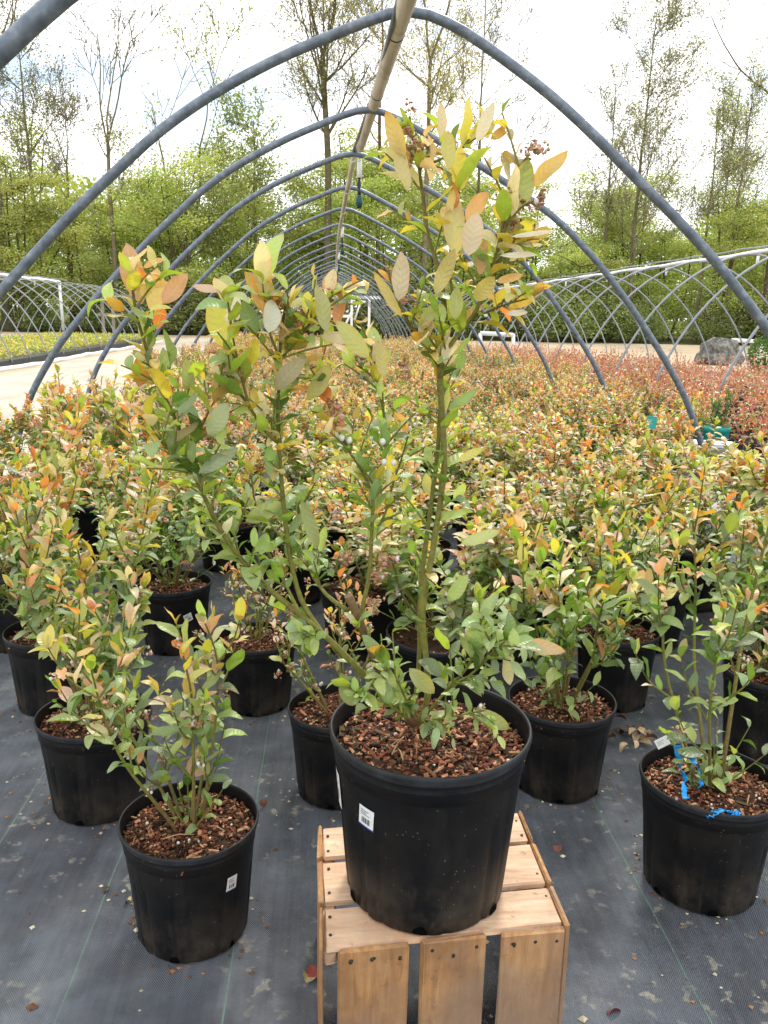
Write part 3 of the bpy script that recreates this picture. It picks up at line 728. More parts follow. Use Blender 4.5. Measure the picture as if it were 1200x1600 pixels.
def make_mulch(R, h, parent, n, seed, fill=.87):
    rng = np.random.default_rng(seed); mb = MB()
    z = h*fill; rr = np.linspace(0, 1, 9); seg = 32
    V = [(0, 0, z+.012)]; 
    for r in rr[1:]:
        for j in range(seg):
            a = j*2*pi/seg; V.append((R*.945*r*cos(a), R*.945*r*sin(a), z+.012*(1-r*r)+rng.normal(0, .003)*(r < .95)))
    f = [(0, 1+j, 1+(j+1) % seg) for j in range(seg)]
    for i in range(len(rr)-2):
        for j in range(seg): f.append((1+i*seg+j, 1+(i+1)*seg+j, 1+(i+1)*seg+(j+1) % seg, 1+i*seg+(j+1) % seg))
    mb.add(V, f, 0, lin(62, 42, 30))
    cols = [lin(150, 98, 70), lin(124, 80, 56), lin(176, 124, 92), lin(92, 60, 44), lin(66, 48, 36), lin(186, 146, 112), lin(48, 38, 30), lin(112, 66, 48), lin(86, 74, 48), lin(60, 44, 34), lin(128, 72, 54)]
    cols = [np.array(c) for c in cols]
    for _ in range(n):
        a = rng.uniform(0, 2*pi); r = R*.93*sqrt(rng.random()); long_ = rng.random() < .08
        L = rng.uniform(.012, .030) if long_ else .0028+.0085*rng.random()**1.7; w = .002+.0055*rng.random()**1.5; t = rng.uniform(.0015, .004)
        if R > .17: L *= 1.15; w *= 1.15
        d = unit(np.array([rng.normal(), rng.normal(), rng.normal()*.35])); s = unit(np.cross(d, [0, 0, 1])+rng.normal(0, .25, 3)); s = unit(s-d*(s@d)); u = np.cross(d, s)
        c0 = np.array([r*cos(a), r*sin(a), z+.012*(1-(r/R)**2)+rng.uniform(.0, .007)])
        V = np.array([c0+d*L*x*(1+.3*rng.random())+s*w*y+u*t*k for x in (-.5, .5) for y in (-.5, .5) for k in (-.5, .5)])
        mb.add(V, [(0, 1, 3, 2), (4, 6, 7, 5), (0, 4, 5, 1), (2, 3, 7, 6), (0, 2, 6, 4), (1, 5, 7, 3)], 0, cols[rng.integers(len(cols))]*rng.uniform(.7, 1.25), smooth=False)
    for _ in range(max(3, n//170)):
        a = rng.uniform(0, 2*pi); r = R*.9*sqrt(rng.random()); blob(mb, np.array([r*cos(a), r*sin(a), z+.016]), rng.uniform(.002, .004), (.7, .68, .62))
    for _ in range(max(2, n//300)):   # dry stalks
        a = rng.uniform(0, 2*pi); r = R*.7*sqrt(rng.random()); d = rng.uniform(0, 2*pi); L = rng.uniform(.03, .07)
        p = np.array([r*cos(a), r*sin(a), z+.018]); e = p+np.array([cos(d)*L, sin(d)*L, .004]); 
        if np.hypot(e[0], e[1]) < R*.92: mb.tube([p, (p+e)/2+np.array([0, 0, .006]), e], .0013, 5, 0, lin(190, 150, 112))
    return mb.build('mulch', M['chip'], parent)
def sticker(R, h, a, z, w, hh, parent, tilt=0.0, blue=True, seed=0):
    """price label wrapped on the pot wall, with printed bars"""
    mb = MB()
    def patch(u0, u1, v0, v1, off, mt):
        n = 5; V = []
        for i in range(n):
            for j in (0, 1):
                u = u0+(u1-u0)*i/(n-1); v = (v0, v1)[j]
                uu = u*cos(tilt)-v*sin(tilt); vv = u*sin(tilt)+v*cos(tilt)
                zz = z+vv; r = R*(.82+(.925-.82)*np.clip((zz/h-.12)/.68, 0, 1)) + off
                V.append((r*cos(a+uu/r), r*sin(a+uu/r), zz))
        mb.add(V, [(2*i, 2*i+2, 2*i+3, 2*i+1) for i in range(n-1)], mt, smooth=False)
    patch(-w/2, w/2, -hh/2, hh/2, .0036, 0)
    rng = np.random.default_rng(seed); x = -w*.28
    while x < w*.28:
        b = rng.choice([.0008, .0014, .002]); patch(x, min(x+b, w*.29), -hh*.30, -hh*.02, .0043, 1); x += b+rng.choice([.001, .0018])
    for vv, l in ((hh*.30, .7), (hh*.20, .55), (hh*.11, .8)):
        patch(-w*.38, -w*.38+w*.76*l, vv, vv+hh*.045, .0043, 3)
    if blue: patch(-w/2, w/2, -hh/2, -hh*.43, .0043, 2)
    return mb.build('price_sticker', [M['tag_white'], M['black_print'], M['blue_print'], M['galv_far']], parent)

# ------------------------------------------------------------------ crate
cw, cdp, ch = .450, .346, .28          # an old crate, knocked a little out of square
crz = radians(1.3); RACK = tan(radians(4.4)); cmid = np.array([.203, 1.413])
crate = thing('wooden_crate', 'upturned orange-brown wooden slat crate standing under the tallest blueberry pot', 'crate', (cmid[0], cmid[1], .013), crz)
rc = np.random.default_rng(5)
def slats(name, boxes, mt):
    mb = MB()
    for lo, hi in boxes: mb.box(lo, hi, 0, (1, 1, 1), .0022, rc, .003)
    for v in mb.V: v[:, 1] += v[:, 0]*RACK
    return mb.build(name, mt, crate)
hw = cw/2; hd = cdp/2; t = .009; ch -= .013
ft = .010
slats('top_panel', [((-hw+.010, -hd+a, ch-.012), (hw-.010, -hd+b, ch)) for a, b in ((.002, .100), (.115, .232), (.247, .346))], M['wood_x'])
xs = [(.072, .348), (.400, .657), (.716, .982)]
slats('front_panel', [((-hw+cw*a, -hd-ft, .0), (-hw+cw*b, -hd, ch-.002+(.003 if i == 1 else 0))) for i, (a, b) in enumerate(xs)], M['wood_z'])
for s in (-1, 1):
    x0, x1 = (-hw-.001, -hw+.008) if s < 0 else (hw-.008, hw+.001)
    slats('side_panel', [((x0, -hd+a, 0), (x1, -hd+b, ch+.004)) for a, b in ((-.006, .100), (.112, .232), (.243, .350))], M['wood_z'])
for x in (-hw+.0085, hw-.0305):
    slats('batten', [((x, -hd+.006, ch-.042), (x+.022, hd-.002, ch-.0125))], M['wood_x'])
for a, b in xs:
    for f in (.16, .52, .86):
        x = -hw+cw*(a+(b-a)*f)+rc.normal(0, .003); z = ch-.022+rc.normal(0, .004)
        P = [(x, -hd-ft-.0012, z), (x, -hd-ft+.002, z)]
        mb = MB(); mb.tube(P, .0030, 10)
        for q in range(1): # rust bleeding from the nail head
            blob(mb, np.array([x+rc.normal(0, .002), -hd-ft+.0008, z-.002-q*.003]), .0046, (1, 1, 1), rc.uniform(.8, 1.5))
        for v in mb.V: v[:, 1] += v[:, 0]*RACK
        mb.build('nail', M['nail'], crate)
for a in (.03, .075, .14, .21, .265, .315):
    for x in (-hw+.02, hw-.02):
        mb = MB(); mb.tube([(x, -hd+a, ch-.002), (x, -hd+a, ch+.0015)], .003, 8); mb.V[0][:, 1] += x*RACK; mb.build('nail', M['nail'], crate)

# ------------------------------------------------------------------ the large blueberry on the crate
RM, HM = .186, .335
bp = np.array(on_z(664, 1376, .281)); ym = bp[1]
main = thing('potted_blueberry', 'tall blueberry bush with big yellow leaves in the large black pot on the wooden crate', 'potted plant', (bp[0], bp[1], .2815))
make_pot(RM, HM, main, 200)
make_mulch(RM, HM, main, 2300, 3)
def a_of(px):   # wall angle for a picture column
    P = on_y(px, 1270, ym-.14); return atan2(P[1]-bp[1], P[0]-bp[0])
sticker(RM, HM, a_of(554), HM*.655, .034, .042, main, -.12, True, 1)
sticker(RM, HM, a_of(536)-.60, HM*.66, .05, .07, main, 0, False, 2)
zs = .2815+HM*.87
MO = np.array([bp[0], bp[1], .2815])
rg = np.random.default_rng(77)
st = MB(); lv = Leaves(); fl = MB()
TOPZ = 1.05
def mstem(pts, r0, r1, d0=0.0, d1=0.0, n=22, age=(0, 1), leaves=None, tipc=0, white=.08, L0=.066, mix='main', skip=0.0, bow=0.0):
    k = len(pts)
    P = [np.array(on_y(x, y, ym+d0+(d1-d0)*i/(k-1)+bow*sin(pi*i/(k-1))))-MO for i, (x, y) in enumerate(pts)]
    ln = smooth_line(P, n)
    ln += np.cumsum(rg.normal(0, .0006, ln.shape), axis=0)*np.linspace(0, 1, n)[:, None]
    st.tube(ln, np.linspace(r0, r1, n)*(1+.06*rg.normal(0, 1, n)), 9, 0, stem_cols(n, *age), caps=True)
    T = np.gradient(ln, axis=0); T /= np.linalg.norm(T, axis=1)[:, None]
    if leaves:
        a0 = rg.uniform(0, 6.28)
        leaves = int(leaves*(1.3 if L0 < .068 else .58)); L0 = L0*(.84 if L0 < .068 else .9)
        for q in range(leaves):
            f = skip+(1-skip)*(q+.4)/leaves; x = f*(n-1); i = min(int(x), n-1)
            rel = (ln[i][2]-HM*.87)/TOPZ
            leaf_on(rg, lv, ln[i], T[i], a0+q*2.4, rel*.95+.12+(.15 if f > .75 else -.04), mix, L0*rg.uniform(.75, 1.2), .35, max(0, (f-.7)*1.6))
            if rg.random() < .5:  # short side spur with a few leaves
                a = rg.uniform(0, 6.28); ref = unit(np.cross(T[i], [.2, .3, 1])); d = unit((ref*cos(a)+np.cross(T[i], ref)*sin(a))*.8+T[i]*.5+np.array([0, 0, .3])); e = ln[i]+d*rg.uniform(.03, .095)
                sp = smooth_line([ln[i], (ln[i]+e)/2+np.array([0, 0, .004]), e], 5); st.tube(sp, np.linspace(.002, .0012, 5), 6, 0, stem_cols(5, .5, .8), caps=False)
                for w in range(4): leaf_on(rg, lv, sp[min(4, 1+w)], d, w*2.2+a, rel*.95+.1, mix, min(L0, .06)*rg.uniform(.55, .95), .3, .3)
        if not tipc:
            for q in range(3): leaf_on(rg, lv, ln[-1], T[-1], q*2.1, (ln[-1][2]-.29)/TOPZ+.3, mix, L0*1.05, .55, .75)
    for q in range(tipc):
        cluster(rg, fl, ln[-1-q]+rg.normal(0, .007, 3), 6, .015, white)
    return ln
B0 = (650, 1135)
# right pair of canes
mstem([B0, (664, 1120), (671, 1074), (666, 1025), (658, 950), (677, 869), (689, 794), (698, 730), (693, 655), (690, 595), (690, 560)], .0062, .0052, 0, -.02, 30, (.45, .8), 12, 0, skip=.3)
mstem([(646, 1130), (655, 1040), (655, 947), (659, 887), (670, 805), (681, 715), (688, 650), (684, 590)], .0046, .0036, .03, .0, 26, (.5, .8), 6, 0, skip=.45)
mstem([(688, 590), (697, 500), (693, 450), (680, 403), (667, 363), (663, 317), (655, 255), (647, 212), (643, 182)], .0048, .002, -.02, .01, 26, (.7, 1), 24, 3, L0=.070)
mstem([(689, 575), (700, 543), (720, 517), (747, 483), (760, 430), (777, 390), (790, 350), (803, 318)], .0045, .002, -.02, -.05, 24, (.6, 1), 20, 3, L0=.072)
mstem([(777, 392), (790, 330), (797, 287), (817, 250), (829, 237)], .0025, .0014, -.04, -.05, 12, (.9, 1), 4, 2)
mstem([(790, 352), (815, 322), (836, 312)], .002, .0013, -.05, -.07, 8, (.9, 1), 2, 2)
mstem([(762, 430), (790, 395), (806, 372), (822, 350)], .0022, .0013, -.04, -.02, 8, (.9, 1), 4, 2)
mstem([(722, 515), (700, 430), (705, 360), (716, 300)], .003, .0015, -.03, -.06, 14, (.8, 1), 12, 0, L0=.074)
mstem([(655, 262), (690, 250), (720, 232), (750, 212)], .002, .0012, .0, -.03, 8, (.9, 1), 8, 0, L0=.066)
mstem([(735, 500), (780, 478), (830, 465)], .002, .0012, -.03, -.05, 8, (.9, 1), 6, 0, L0=.062)
mstem([(686, 572), (663, 533), (640, 510), (627, 483), (618, 455), (605, 425)], .0035, .0017, -.02, -.05, 14, (.8, 1), 10, 1, L0=.068)
# left sweeping cane
mstem([B0, (600, 1085), (560, 1045), (510, 995), (470, 962), (400, 906), (345, 835), (318, 775), (303, 745), (277, 662), (253, 612), (240, 580), (217, 520), (204, 470), (203, 425)], .0065, .002, .0, -.12, 40, (.45, 1), 30, 0, L0=.066, skip=.42)
mstem([(505, 992), (471, 944), (456, 887), (445, 812), (437, 730), (433, 640), (436, 560), (440, 500), (447, 470)], .0052, .002, -.02, -.06, 30, (.5, 1), 24, 2, L0=.064, skip=.25)
mstem([(433, 690), (417, 680), (390, 637), (360, 600), (343, 575)], .003, .0015, -.05, -.09, 12, (.8, 1), 9, 2, L0=.066)
mstem([(390, 637), (372, 570), (362, 520), (352, 470)], .0022, .0012, -.08, -.10, 10, (.9, 1), 9, 0, L0=.070)
mstem([(437, 560), (420, 520), (412, 470), (408, 445)], .0022, .0013, -.06, -.09, 10, (.9, 1), 7, 0, L0=.074)
mstem([(440, 560), (475, 520), (500, 480), (520, 455)], .0024, .0013, -.05, -.02, 12, (.9, 1), 12, 2, L0=.062)
mstem([(318, 775), (300, 700), (330, 640), (352, 600)], .0024, .0012, -.1, -.07, 12, (.8, 1), 9, 0, L0=.06)
mstem([(300, 740), (275, 715), (250, 690), (230, 655)], .002, .0012, -.1, -.13, 9, (.8, 1), 8, 0, L0=.06)
# middle: dead brown stub and green canes
mstem([(648, 1132), (615, 1085), (590, 1040), (560, 965), (545, 930)], .0085, .0075, -.01, -.03, 14, (.0, .05))
mstem([(546, 955), (509, 932), (482, 887), (472, 840), (468, 790)], .0038, .0025, -.02, .02, 14, (.5, .8), 9, 0, L0=.055, skip=.3)
mstem([(560, 975), (578, 900), (580, 850), (584, 775), (572, 741), (546, 707), (527, 670), (516, 636), (501, 602), (484, 582)], .0042, .0018, .0, .0, 26, (.5, 1), 26, 2, L0=.058, skip=.3)
mstem([(584, 778), (595, 730), (606, 692), (600, 640), (590, 590), (583, 540)], .003, .0015, .0, .03, 18, (.6, 1), 16, 1, white=.3, L0=.058)
mstem([(582, 840), (602, 805), (614, 756), (628, 715), (640, 670)], .0025, .0013, .02, .05, 14, (.6, 1), 9, 1, white=.4, L0=.052)
mstem([(545, 700), (540, 690), (534, 682)], .0015, .001, .0, -.03, 5, (.9, 1))
mstem([(470, 962), (440, 900), (415, 860), (400, 800), (395, 740)], .003, .0015, -.05, .02, 16, (.5, 1), 12, 0, L0=.055, skip=.2)
# shoots low on the right, over the rim
mstem([(668, 1115), (700, 1075), (735, 1040), (752, 985), (748, 940)], .0032, .0016, -.02, -.08, 14, (.4, .9), 12, 0, L0=.060, skip=.25)
mstem([(700, 1075), (730, 1060), (762, 1030), (790, 1000)], .0025, .0014, -.04, -.1, 10, (.5, .9), 9, 0, L0=.066, skip=.3)
mstem([(660, 1125), (690, 1125), (715, 1120), (760, 1112)], .002, .0012, -.04, -.10, 9, (.4, .8), 9, 1, L0=.048)
mstem([(640, 1125), (615, 1105), (580, 1090), (545, 1078)], .002, .0012, -.04, -.10, 9, (.4, .8), 9, 0, L0=.052)
mstem([(645, 1120), (630, 1080), (612, 1050), (600, 1030)], .002, .0012, -.04, -.08, 9, (.4, .8), 8, 0, L0=.056)
mstem([(500, 985), (480, 1000), (470, 990)], .0016, .001, -.02, -.05, 5, (.5, .9), 4, 0, L0=.058)
mstem([(565, 1050), (590, 1010), (560, 980)], .0016, .001, -.01, -.04, 5, (.5, .9), 3, 0, L0=.05)
# single leaves that read clearly in the photograph: (base px, tip px, width ratio, colour, facing)
def sleaf(bx, by, tx, ty, wr, colr, d=-.08, tilt=0.3, curl=.3, fold=.2, dd=0.0):
    P = np.array(on_y(bx, by, ym+d))-MO; Q = np.array(on_y(tx, ty, ym+d+dd))-MO
    D = Q-P; L = np.linalg.norm(D); tocam = unit(CP-(P+MO))
    N_ = unit(tocam*(1-abs(tilt))+np.array([tilt, 0, .5*abs(tilt)]))
    lv.add(P, D, N_, L*1.03, L*wr, curl, fold, np.array(lin(*colr))*1.0)
for a in [
 (222, 475, 195, 380, .40, (186, 146, 84)), (240, 490, 245, 420, .45, (206, 190, 120)), (255, 475, 292, 428, .48, (198, 148, 92)), (208, 447, 267, 440, .26, (214, 178, 62)),
 (224, 418, 252, 402, .3, (214, 160, 70)), (216, 605, 222, 548, .5, (206, 146, 40)), (362, 548, 330, 470, .50, (186, 192, 44)), (412, 490, 408, 412, .48, (220, 168, 60)),
 (420, 520, 430, 465, .55, (214, 220, 208)), (372, 500, 358, 455, .55, (214, 216, 206)), (345, 455, 300, 445, .3, (202, 176, 164)), (384, 440, 430, 430, .30, (206, 150, 84)),
 (510, 520, 498, 445, .38, (150, 158, 70)), (528, 510, 533, 455, .38, (222, 142, 72)), (505, 450, 518, 425, .40, (224, 164, 60)), (430, 610, 470, 555, .42, (150, 140, 78)),
 (440, 605, 488, 606, .2, (226, 170, 96)), (632, 250, 605, 175, .36, (206, 180, 66)), (636, 300, 622, 215, .32, (200, 190, 110)), (700, 265, 700, 205, .42, (190, 186, 56)),
 (688, 215, 694, 160, .34, (208, 196, 160)), (745, 222, 772, 158, .30, (212, 204, 178)), (766, 218, 798, 196, .34, (222, 176, 80)), (830, 292, 886, 240, .36, (216, 182, 48)),
 (728, 345, 762, 300, .45, (224, 170, 60)), (712, 400, 708, 300, .34, (200, 192, 100)), (732, 400, 745, 330, .5, (206, 190, 160)), (750, 430, 757, 375, .36, (208, 150, 52)),
 (742, 470, 772, 432, .55, (192, 180, 50)), (775, 440, 816, 430, .30, (220, 176, 60)), (795, 480, 836, 465, .36, (220, 186, 56)), (790, 490, 824, 488, .25, (224, 216, 196)),
 (712, 500, 714, 450, .45, (160, 176, 54)), (680, 460, 710, 390, .34, (186, 176, 70)), (786, 380, 850, 382, .14, (226, 220, 200)), (780, 400, 845, 395, .14, (226, 222, 206)), (798, 370, 870, 360, .10, (228, 226, 214)),
 (622, 470, 632, 395, .44, (196, 184, 156)), (628, 495, 582, 425, .2, (196, 180, 66)), (590, 420, 612, 440, .3, (220, 166, 60)), (655, 515, 682, 475, .42, (166, 180, 60)), (575, 560, 530, 500, .4, (176, 182, 60)), (600, 590, 590, 535, .36, (180, 170, 60)),
 (560, 530, 500, 525, .3, (214, 204, 170)), (480, 625, 520, 570, .4, (186, 184, 60)), (275, 720, 268, 665, .38, (112, 150, 48)), (262, 590, 255, 545, .42, (130, 156, 80)), (298, 625, 290, 560, .3, (150, 166, 70)),
 (325, 680, 358, 630, .5, (158, 178, 110)), (310, 740, 372, 700, .3, (120, 146, 96)), (384, 815, 440, 785, .42, (166, 186, 104)), (470, 780, 500, 860, .24, (140, 160, 74)), (470, 1000, 470, 950, .44, (96, 140, 66)),
 (560, 1100, 530, 1070, .6, (132, 158, 70)), (600, 1060, 636, 1115, .5, (112, 150, 60)), (640, 1045, 680, 1085, .4, (150, 160, 70)), (735, 1010, 760, 955, .45, (150, 172, 66)), (790, 1020, 800, 1070, .5, (196, 190, 120)), (812, 1003, 885, 1018, .3, (196, 168, 112)),
 (740, 1110, 800, 1140, .36, (140, 158, 66)), (700, 940, 730, 900, .4, (140, 170, 80)), (720, 850, 780, 830, .3, (176, 192, 110)), (700, 640, 745, 610, .3, (120, 160, 66)), (715, 720, 755, 700, .3, (190, 190, 80)),
]: sleaf(*a, d=rg.uniform(-.14, .0), tilt=rg.uniform(-.4, .4), curl=rg.uniform(-.2, .6), fold=rg.uniform(.05, .4), dd=rg.uniform(-.02, .02))
for (x, y, n) in ((636, 190, 1), (655, 222, 2), (640, 245, 1), (805, 318, 2), (832, 235, 2), (838, 312, 2), (800, 350, 2), (790, 375, 2), (450, 500, 3), (470, 490, 3), (345, 560, 3), (350, 595, 2), (432, 555, 2), (640, 470, 2), (660, 510, 2), (560, 560, 2), (630, 575, 2), (520, 640, 2), (610, 880, 3), (545, 870, 3), (590, 900, 3), (585, 950, 3), (530, 650, 2)):
    for q in range(n): cluster(rg, fl, np.array(on_y(x, y, ym+rg.uniform(-.05, .03)))-MO+rg.normal(0, .006, 3), 7, .013, .03)
for (x, y) in ((534, 684), (546, 688), (600, 722), (615, 723), (598, 690), (658, 515)):
    blob(fl, np.array(on_y(x, y, ym-.03))-MO, .0052, (.74, .73, .66), 1.15)
st.build('stem', M['stem'], main)
mb = MB(); lv.into(mb, T_HI); mb.build('foliage', M['leaf'], main)
fl.build('blossoms', M['flower'], main)

# ------------------------------------------------------------------ pot-grown bush prototypes
R0, H0 = .148, .275
def bush_parts(root, seed, R, h, bh, spread, ncane, L0, mixn, tmpl, leafm, mulch_n=260, seg=44, **kw):
    make_pot(R, h, root, seg)
    make_mulch(R, h, root, mulch_n, seed)
    st, lv, fl = grow_bush(seed, bh, spread, ncane, L0, mixn, **kw)
    off = (0, 0, h*.87+.004)
    st.build('stem', M['stem'], root, off)
    mb = MB(); lv.into(mb, tmpl); mb.build('foliage', leafm, root, off)
    fl.build('blossoms', M['flower'], root, off)
def kids(root): return [o for o in bpy.data.objects if o.parent is root]
G0 = 'single potted blueberries in the front rows'
def front(label, loc, seed, R, h, bh, spread, nc, L0, mixn, rz=0.0, st=None, **kw):
    r = thing('potted_blueberry', label, 'potted plant', (loc[0], loc[1], .013), 0, G0)
    bush_parts(r, seed, R, h, bh, spread, nc, L0, mixn, T_MD if kw.pop('md', True) else T_HI, M['leaf'], kw.pop('mulch', 1000), 144, **kw)
    if st:
        for s_ in st: sticker(R, h, *s_[:4], r, *s_[4:])
    return r
def ang(x, y, loc, dy=-.1):
    P = on_y(x, y, loc[1]+dy); return atan2(P[1]-loc[1], P[0]-loc[0])
p1 = on_z(303, 1452); front('short pale-tipped blueberry in the black pot left of the crate, with a white price label', p1, 101, .147, .272, .46, .22, 6, .055, 'green', md=False, white=.12, dens=.85, sprout=4, lean=(-.16, 0), mulch=1400,
      st=[(ang(367, 1367, p1), .175, .026, .034, -.1, True, 5)])
p2 = on_z(157, 1258); front('dense blueberry in the black pot behind the short left bush, partly hiding a white tag', p2, 102, .150, .272, .70, .30, 9, .050, 'green', st=[(ang(218, 1183, p2), .19, .02, .03, -.5, False, 6)], dens=1.6)
p3 = on_z(88, 1103); front('leafy blueberry in the black pot at the far left edge of the fabric', p3, 103, .148, .272, .72, .34, 9, .048, 'green', dens=1.75)
p4 = on_z(403, 1103); front('sparse low blueberry with pinkish flower sprays, its whole black pot standing clear', p4, 104, .137, .250, .30, .12, 5, .036, 'orange', white=.25, dens=.55, flowers=2.5)
p5 = on_z(275, 1012); front('blueberry pot with a slanted white sticker, half hidden behind green leaves', p5, 105, .148, .272, .62, .33, 9, .048, 'green', dens=1.7, st=[(ang(292, 977, p5), .16, .034, .034, .3, False, 7)])
p6 = on_z(528, 1238); front('flower-laden low blueberry in the pot tucked behind the large pot', p6, 106, .140, .262, .36, .17, 5, .034, 'orange', white=.15, flowers=3.0, dens=.55)
p7 = on_z(868, 1226); front('green and cream leaved blueberry in the pot right behind the crate', p7, 107, .155, .268, .54, .25, 7, .060, 'green', dens=1.05, white=.1, sprout=5, lean=(-.05, 0))
p8 = on_z(955, 1096); front('blueberry in the clear-standing black pot between the crate and the ribboned pot', p8, 108, .147, .272, .54, .30, 9, .046, 'green', dens=1.6)
p9 = on_z(1090, 1383); front('tall thin blueberry with blue ribbon lying in its mulch, right of the crate', p9, 109, .160, .285, .74, .16, 4, .054, 'green', md=False, dens=.8, white=.15, sprout=11, lean=(-.06, .05), mulch=1400)
p10 = on_z(1190, 1172); front('blueberry at the right picture edge, behind the ribboned pot', p10, 110, .150, .272, .70, .32, 9, .048, 'green', dens=1.7)
used = [p1, p2, p3, p4, p5, p6, p7, p8, p9, p10]
# ribbon and tags
mb = MB()
rr_ = np.random.default_rng(6)
def ribbon(pts, w, mt=0):
    pts = smooth_line([np.array(p) for p in pts], 26); n = len(pts); V = []; tw = np.cumsum(rr_.normal(0, .38, n))
    pts = pts+rr_.normal(0, .0012, pts.shape)
    for i, p in enumerate(pts):
        d = unit(pts[min(i+1, n-1)]-pts[max(i-1, 0)]); s0 = unit(np.cross(d, [0.3, -.8, .6])); s1 = np.cross(d, s0)
        s = (s0*cos(tw[i])+s1*sin(tw[i]))*w/2*(1+.2*sin(i*.9))
        V += [np.array(p)-s, np.array(p)+s]
    V2 = [v+np.array([0, .0003, .0003]) for v in V]
    f = [(2*i, 2*i+1, 2*i+3, 2*i+2) for i in range(n-1)]; k = 2*n
    f += [(k+2*i, k+2*i+2, k+2*i+3, k+2*i+1) for i in range(n-1)]
    f += [(2*i, 2*i+2, k+2*i+2, k+2*i) for i in range(n-1)] + [(2*i+1, k+2*i+1, k+2*i+3, 2*i+3) for i in range(n-1)]
    mb.add(V+V2, f, mt)
zq = .013+.285*.87+.02
def at9(x, y, dz=0.0): return np.array(on_z(x, y, zq+dz))
ribbon([at9(1058, 1165, .10), at9(1062, 1195, .06), at9(1072, 1222, .03), at9(1068, 1240, .015), at9(1078, 1252, .008)], .017)
ribbon([at9(1078, 1180, .09), at9(1092, 1200, .06), at9(1098, 1222, .03), at9(1088, 1235, .012)], .016)
ribbon([at9(1104, 1276, .006), at9(1118, 1270, .016), at9(1130, 1264, .02), at9(1142, 1272, .01), at9(1158, 1274, .008)], .016)
tag(mb.build('ribbon', M['blue']), 'bright blue plastic ribbon lying in the mulch of the tall thin right blueberry', 'ribbon')
def tag_card(name, label, P, w, h, rot, mt):
    mb = MB(); mb.box((-w/2, -.0008, -h/2), (w/2, .0008, h/2), 0, bev=.0003)
    for i, l in enumerate((.7, .5, .6)): mb.box((-w*.38, -.0012, h*(.18-.16*i)), (-w*.38+w*.76*l, -.0008, h*(.24-.16*i)), 1)
    o = mb.build(name, [mt, M['galv_far']]); o.location = P; o.rotation_euler = rot
    return tag(o, label, 'tag')
tag_card('plant_tag', 'small white plant tag by the blue ribbon', at9(1035, 1160, .07), .034, .022, (radians(-25), radians(-25), .1), M['tag_white'])
tag_card('plant_tag', 'teal plant tag showing among the orange leaves left of the timber blocks', on_y(1018, 660, 4.9), .07, .075, (radians(-10), radians(8), .2), M['teal'])
tag_card('plant_tag', 'bright green tag hanging over a black pot in mid bed', on_y(890, 783, 4.2), .02, .06, (radians(-10), radians(18), .2), M['green_clip'])
tag_card('plant_tag', 'bent white tag among orange leaves at the right edge', on_y(1116, 795, 2.9), .05, .03, (radians(-35), radians(-30), .3), M['tag_white'])

# crowd of bushes
protos = []
for i, (bh, sp, nc, L0, mx, dn) in enumerate([
    (.50, .30, 8, .048, 'green', 1.75), (.58, .30, 8, .048, 'green', 1.75), (.46, .32, 8, .048, 'green', 1.75), (.52, .30, 9, .043, 'orange', 1.8), (.46, .32, 9, .043, 'orange', 1.8),
    (.56, .29, 9, .043, 'orange', 1.8), (.48, .31, 9, .043, 'orange', 1.8), (.42, .30, 9, .043, 'orange', 1.8), (.54, .30, 9, .039, 'orange', 1.9), (.47, .32, 9, .039, 'orange', 1.9)]):
    r = thing('potted_blueberry', 'x', 'potted plant', (0, 0, -50))
    bush_parts(r, 500+i, R0, H0, bh, sp, nc, L0, mx, T_MD, M['leaf'] if i < 3 else M['leaf_small'], 170, 32, dens=dn, white=.65, flowers=1.7, sseg=5)
    KIDS[r.name] = kids(r); protos.append(r)
rng = np.random.default_rng(2024)
spots = []
Y = 2.12; row = 1
while Y < 23.5:
    x = -2.22 + (.33 if row % 2 else 0.0)
    xmax = 2.75 if Y < 4 else 3.1
    while x < xmax:
        spots.append((x+rng.normal(0, .045), Y+rng.normal(0, .05))); x += .66
    Y += .545; row += 1
spots = [s for s in spots if -120 < to_px((s[0], s[1], .7))[0] < 1330 and min(np.hypot(s[0]-u[0], s[1]-u[1]) for u in used) > .38
         and not (abs(to_px((s[0], s[1], .5))[0]-1112) < 52 and 3.9 < s[1] < 6.6)
         and not (abs(s[0]-2.95) < .5 and abs(s[1]-6.0) < .75)
         and not (s[0] < -1.62 and 4.3 < s[1] < 11.0 and rng.random() < .85)]
spots.sort(key=lambda s: s[1])
print('spots', len(spots))
NIND = 275
ind, rest = spots[:NIND], spots[NIND:]
first = set()
LBL = {'near': ('bushy green blueberry plant in a black pot, just behind the separate front pots', 'green blueberries just behind the front pots'),
       'left': ('orange-tipped blueberry plant along the gravel path edge of the bed', 'blueberries along the gravel path'),
       'mid': ('orange-tipped blueberry plant packed in the middle of the hoop house bed', 'blueberries packed in the middle of the bed'),
       'right': ('orange and green blueberry plant by the right-hand feet of the grey hoops', 'blueberries by the right feet of the hoops')}
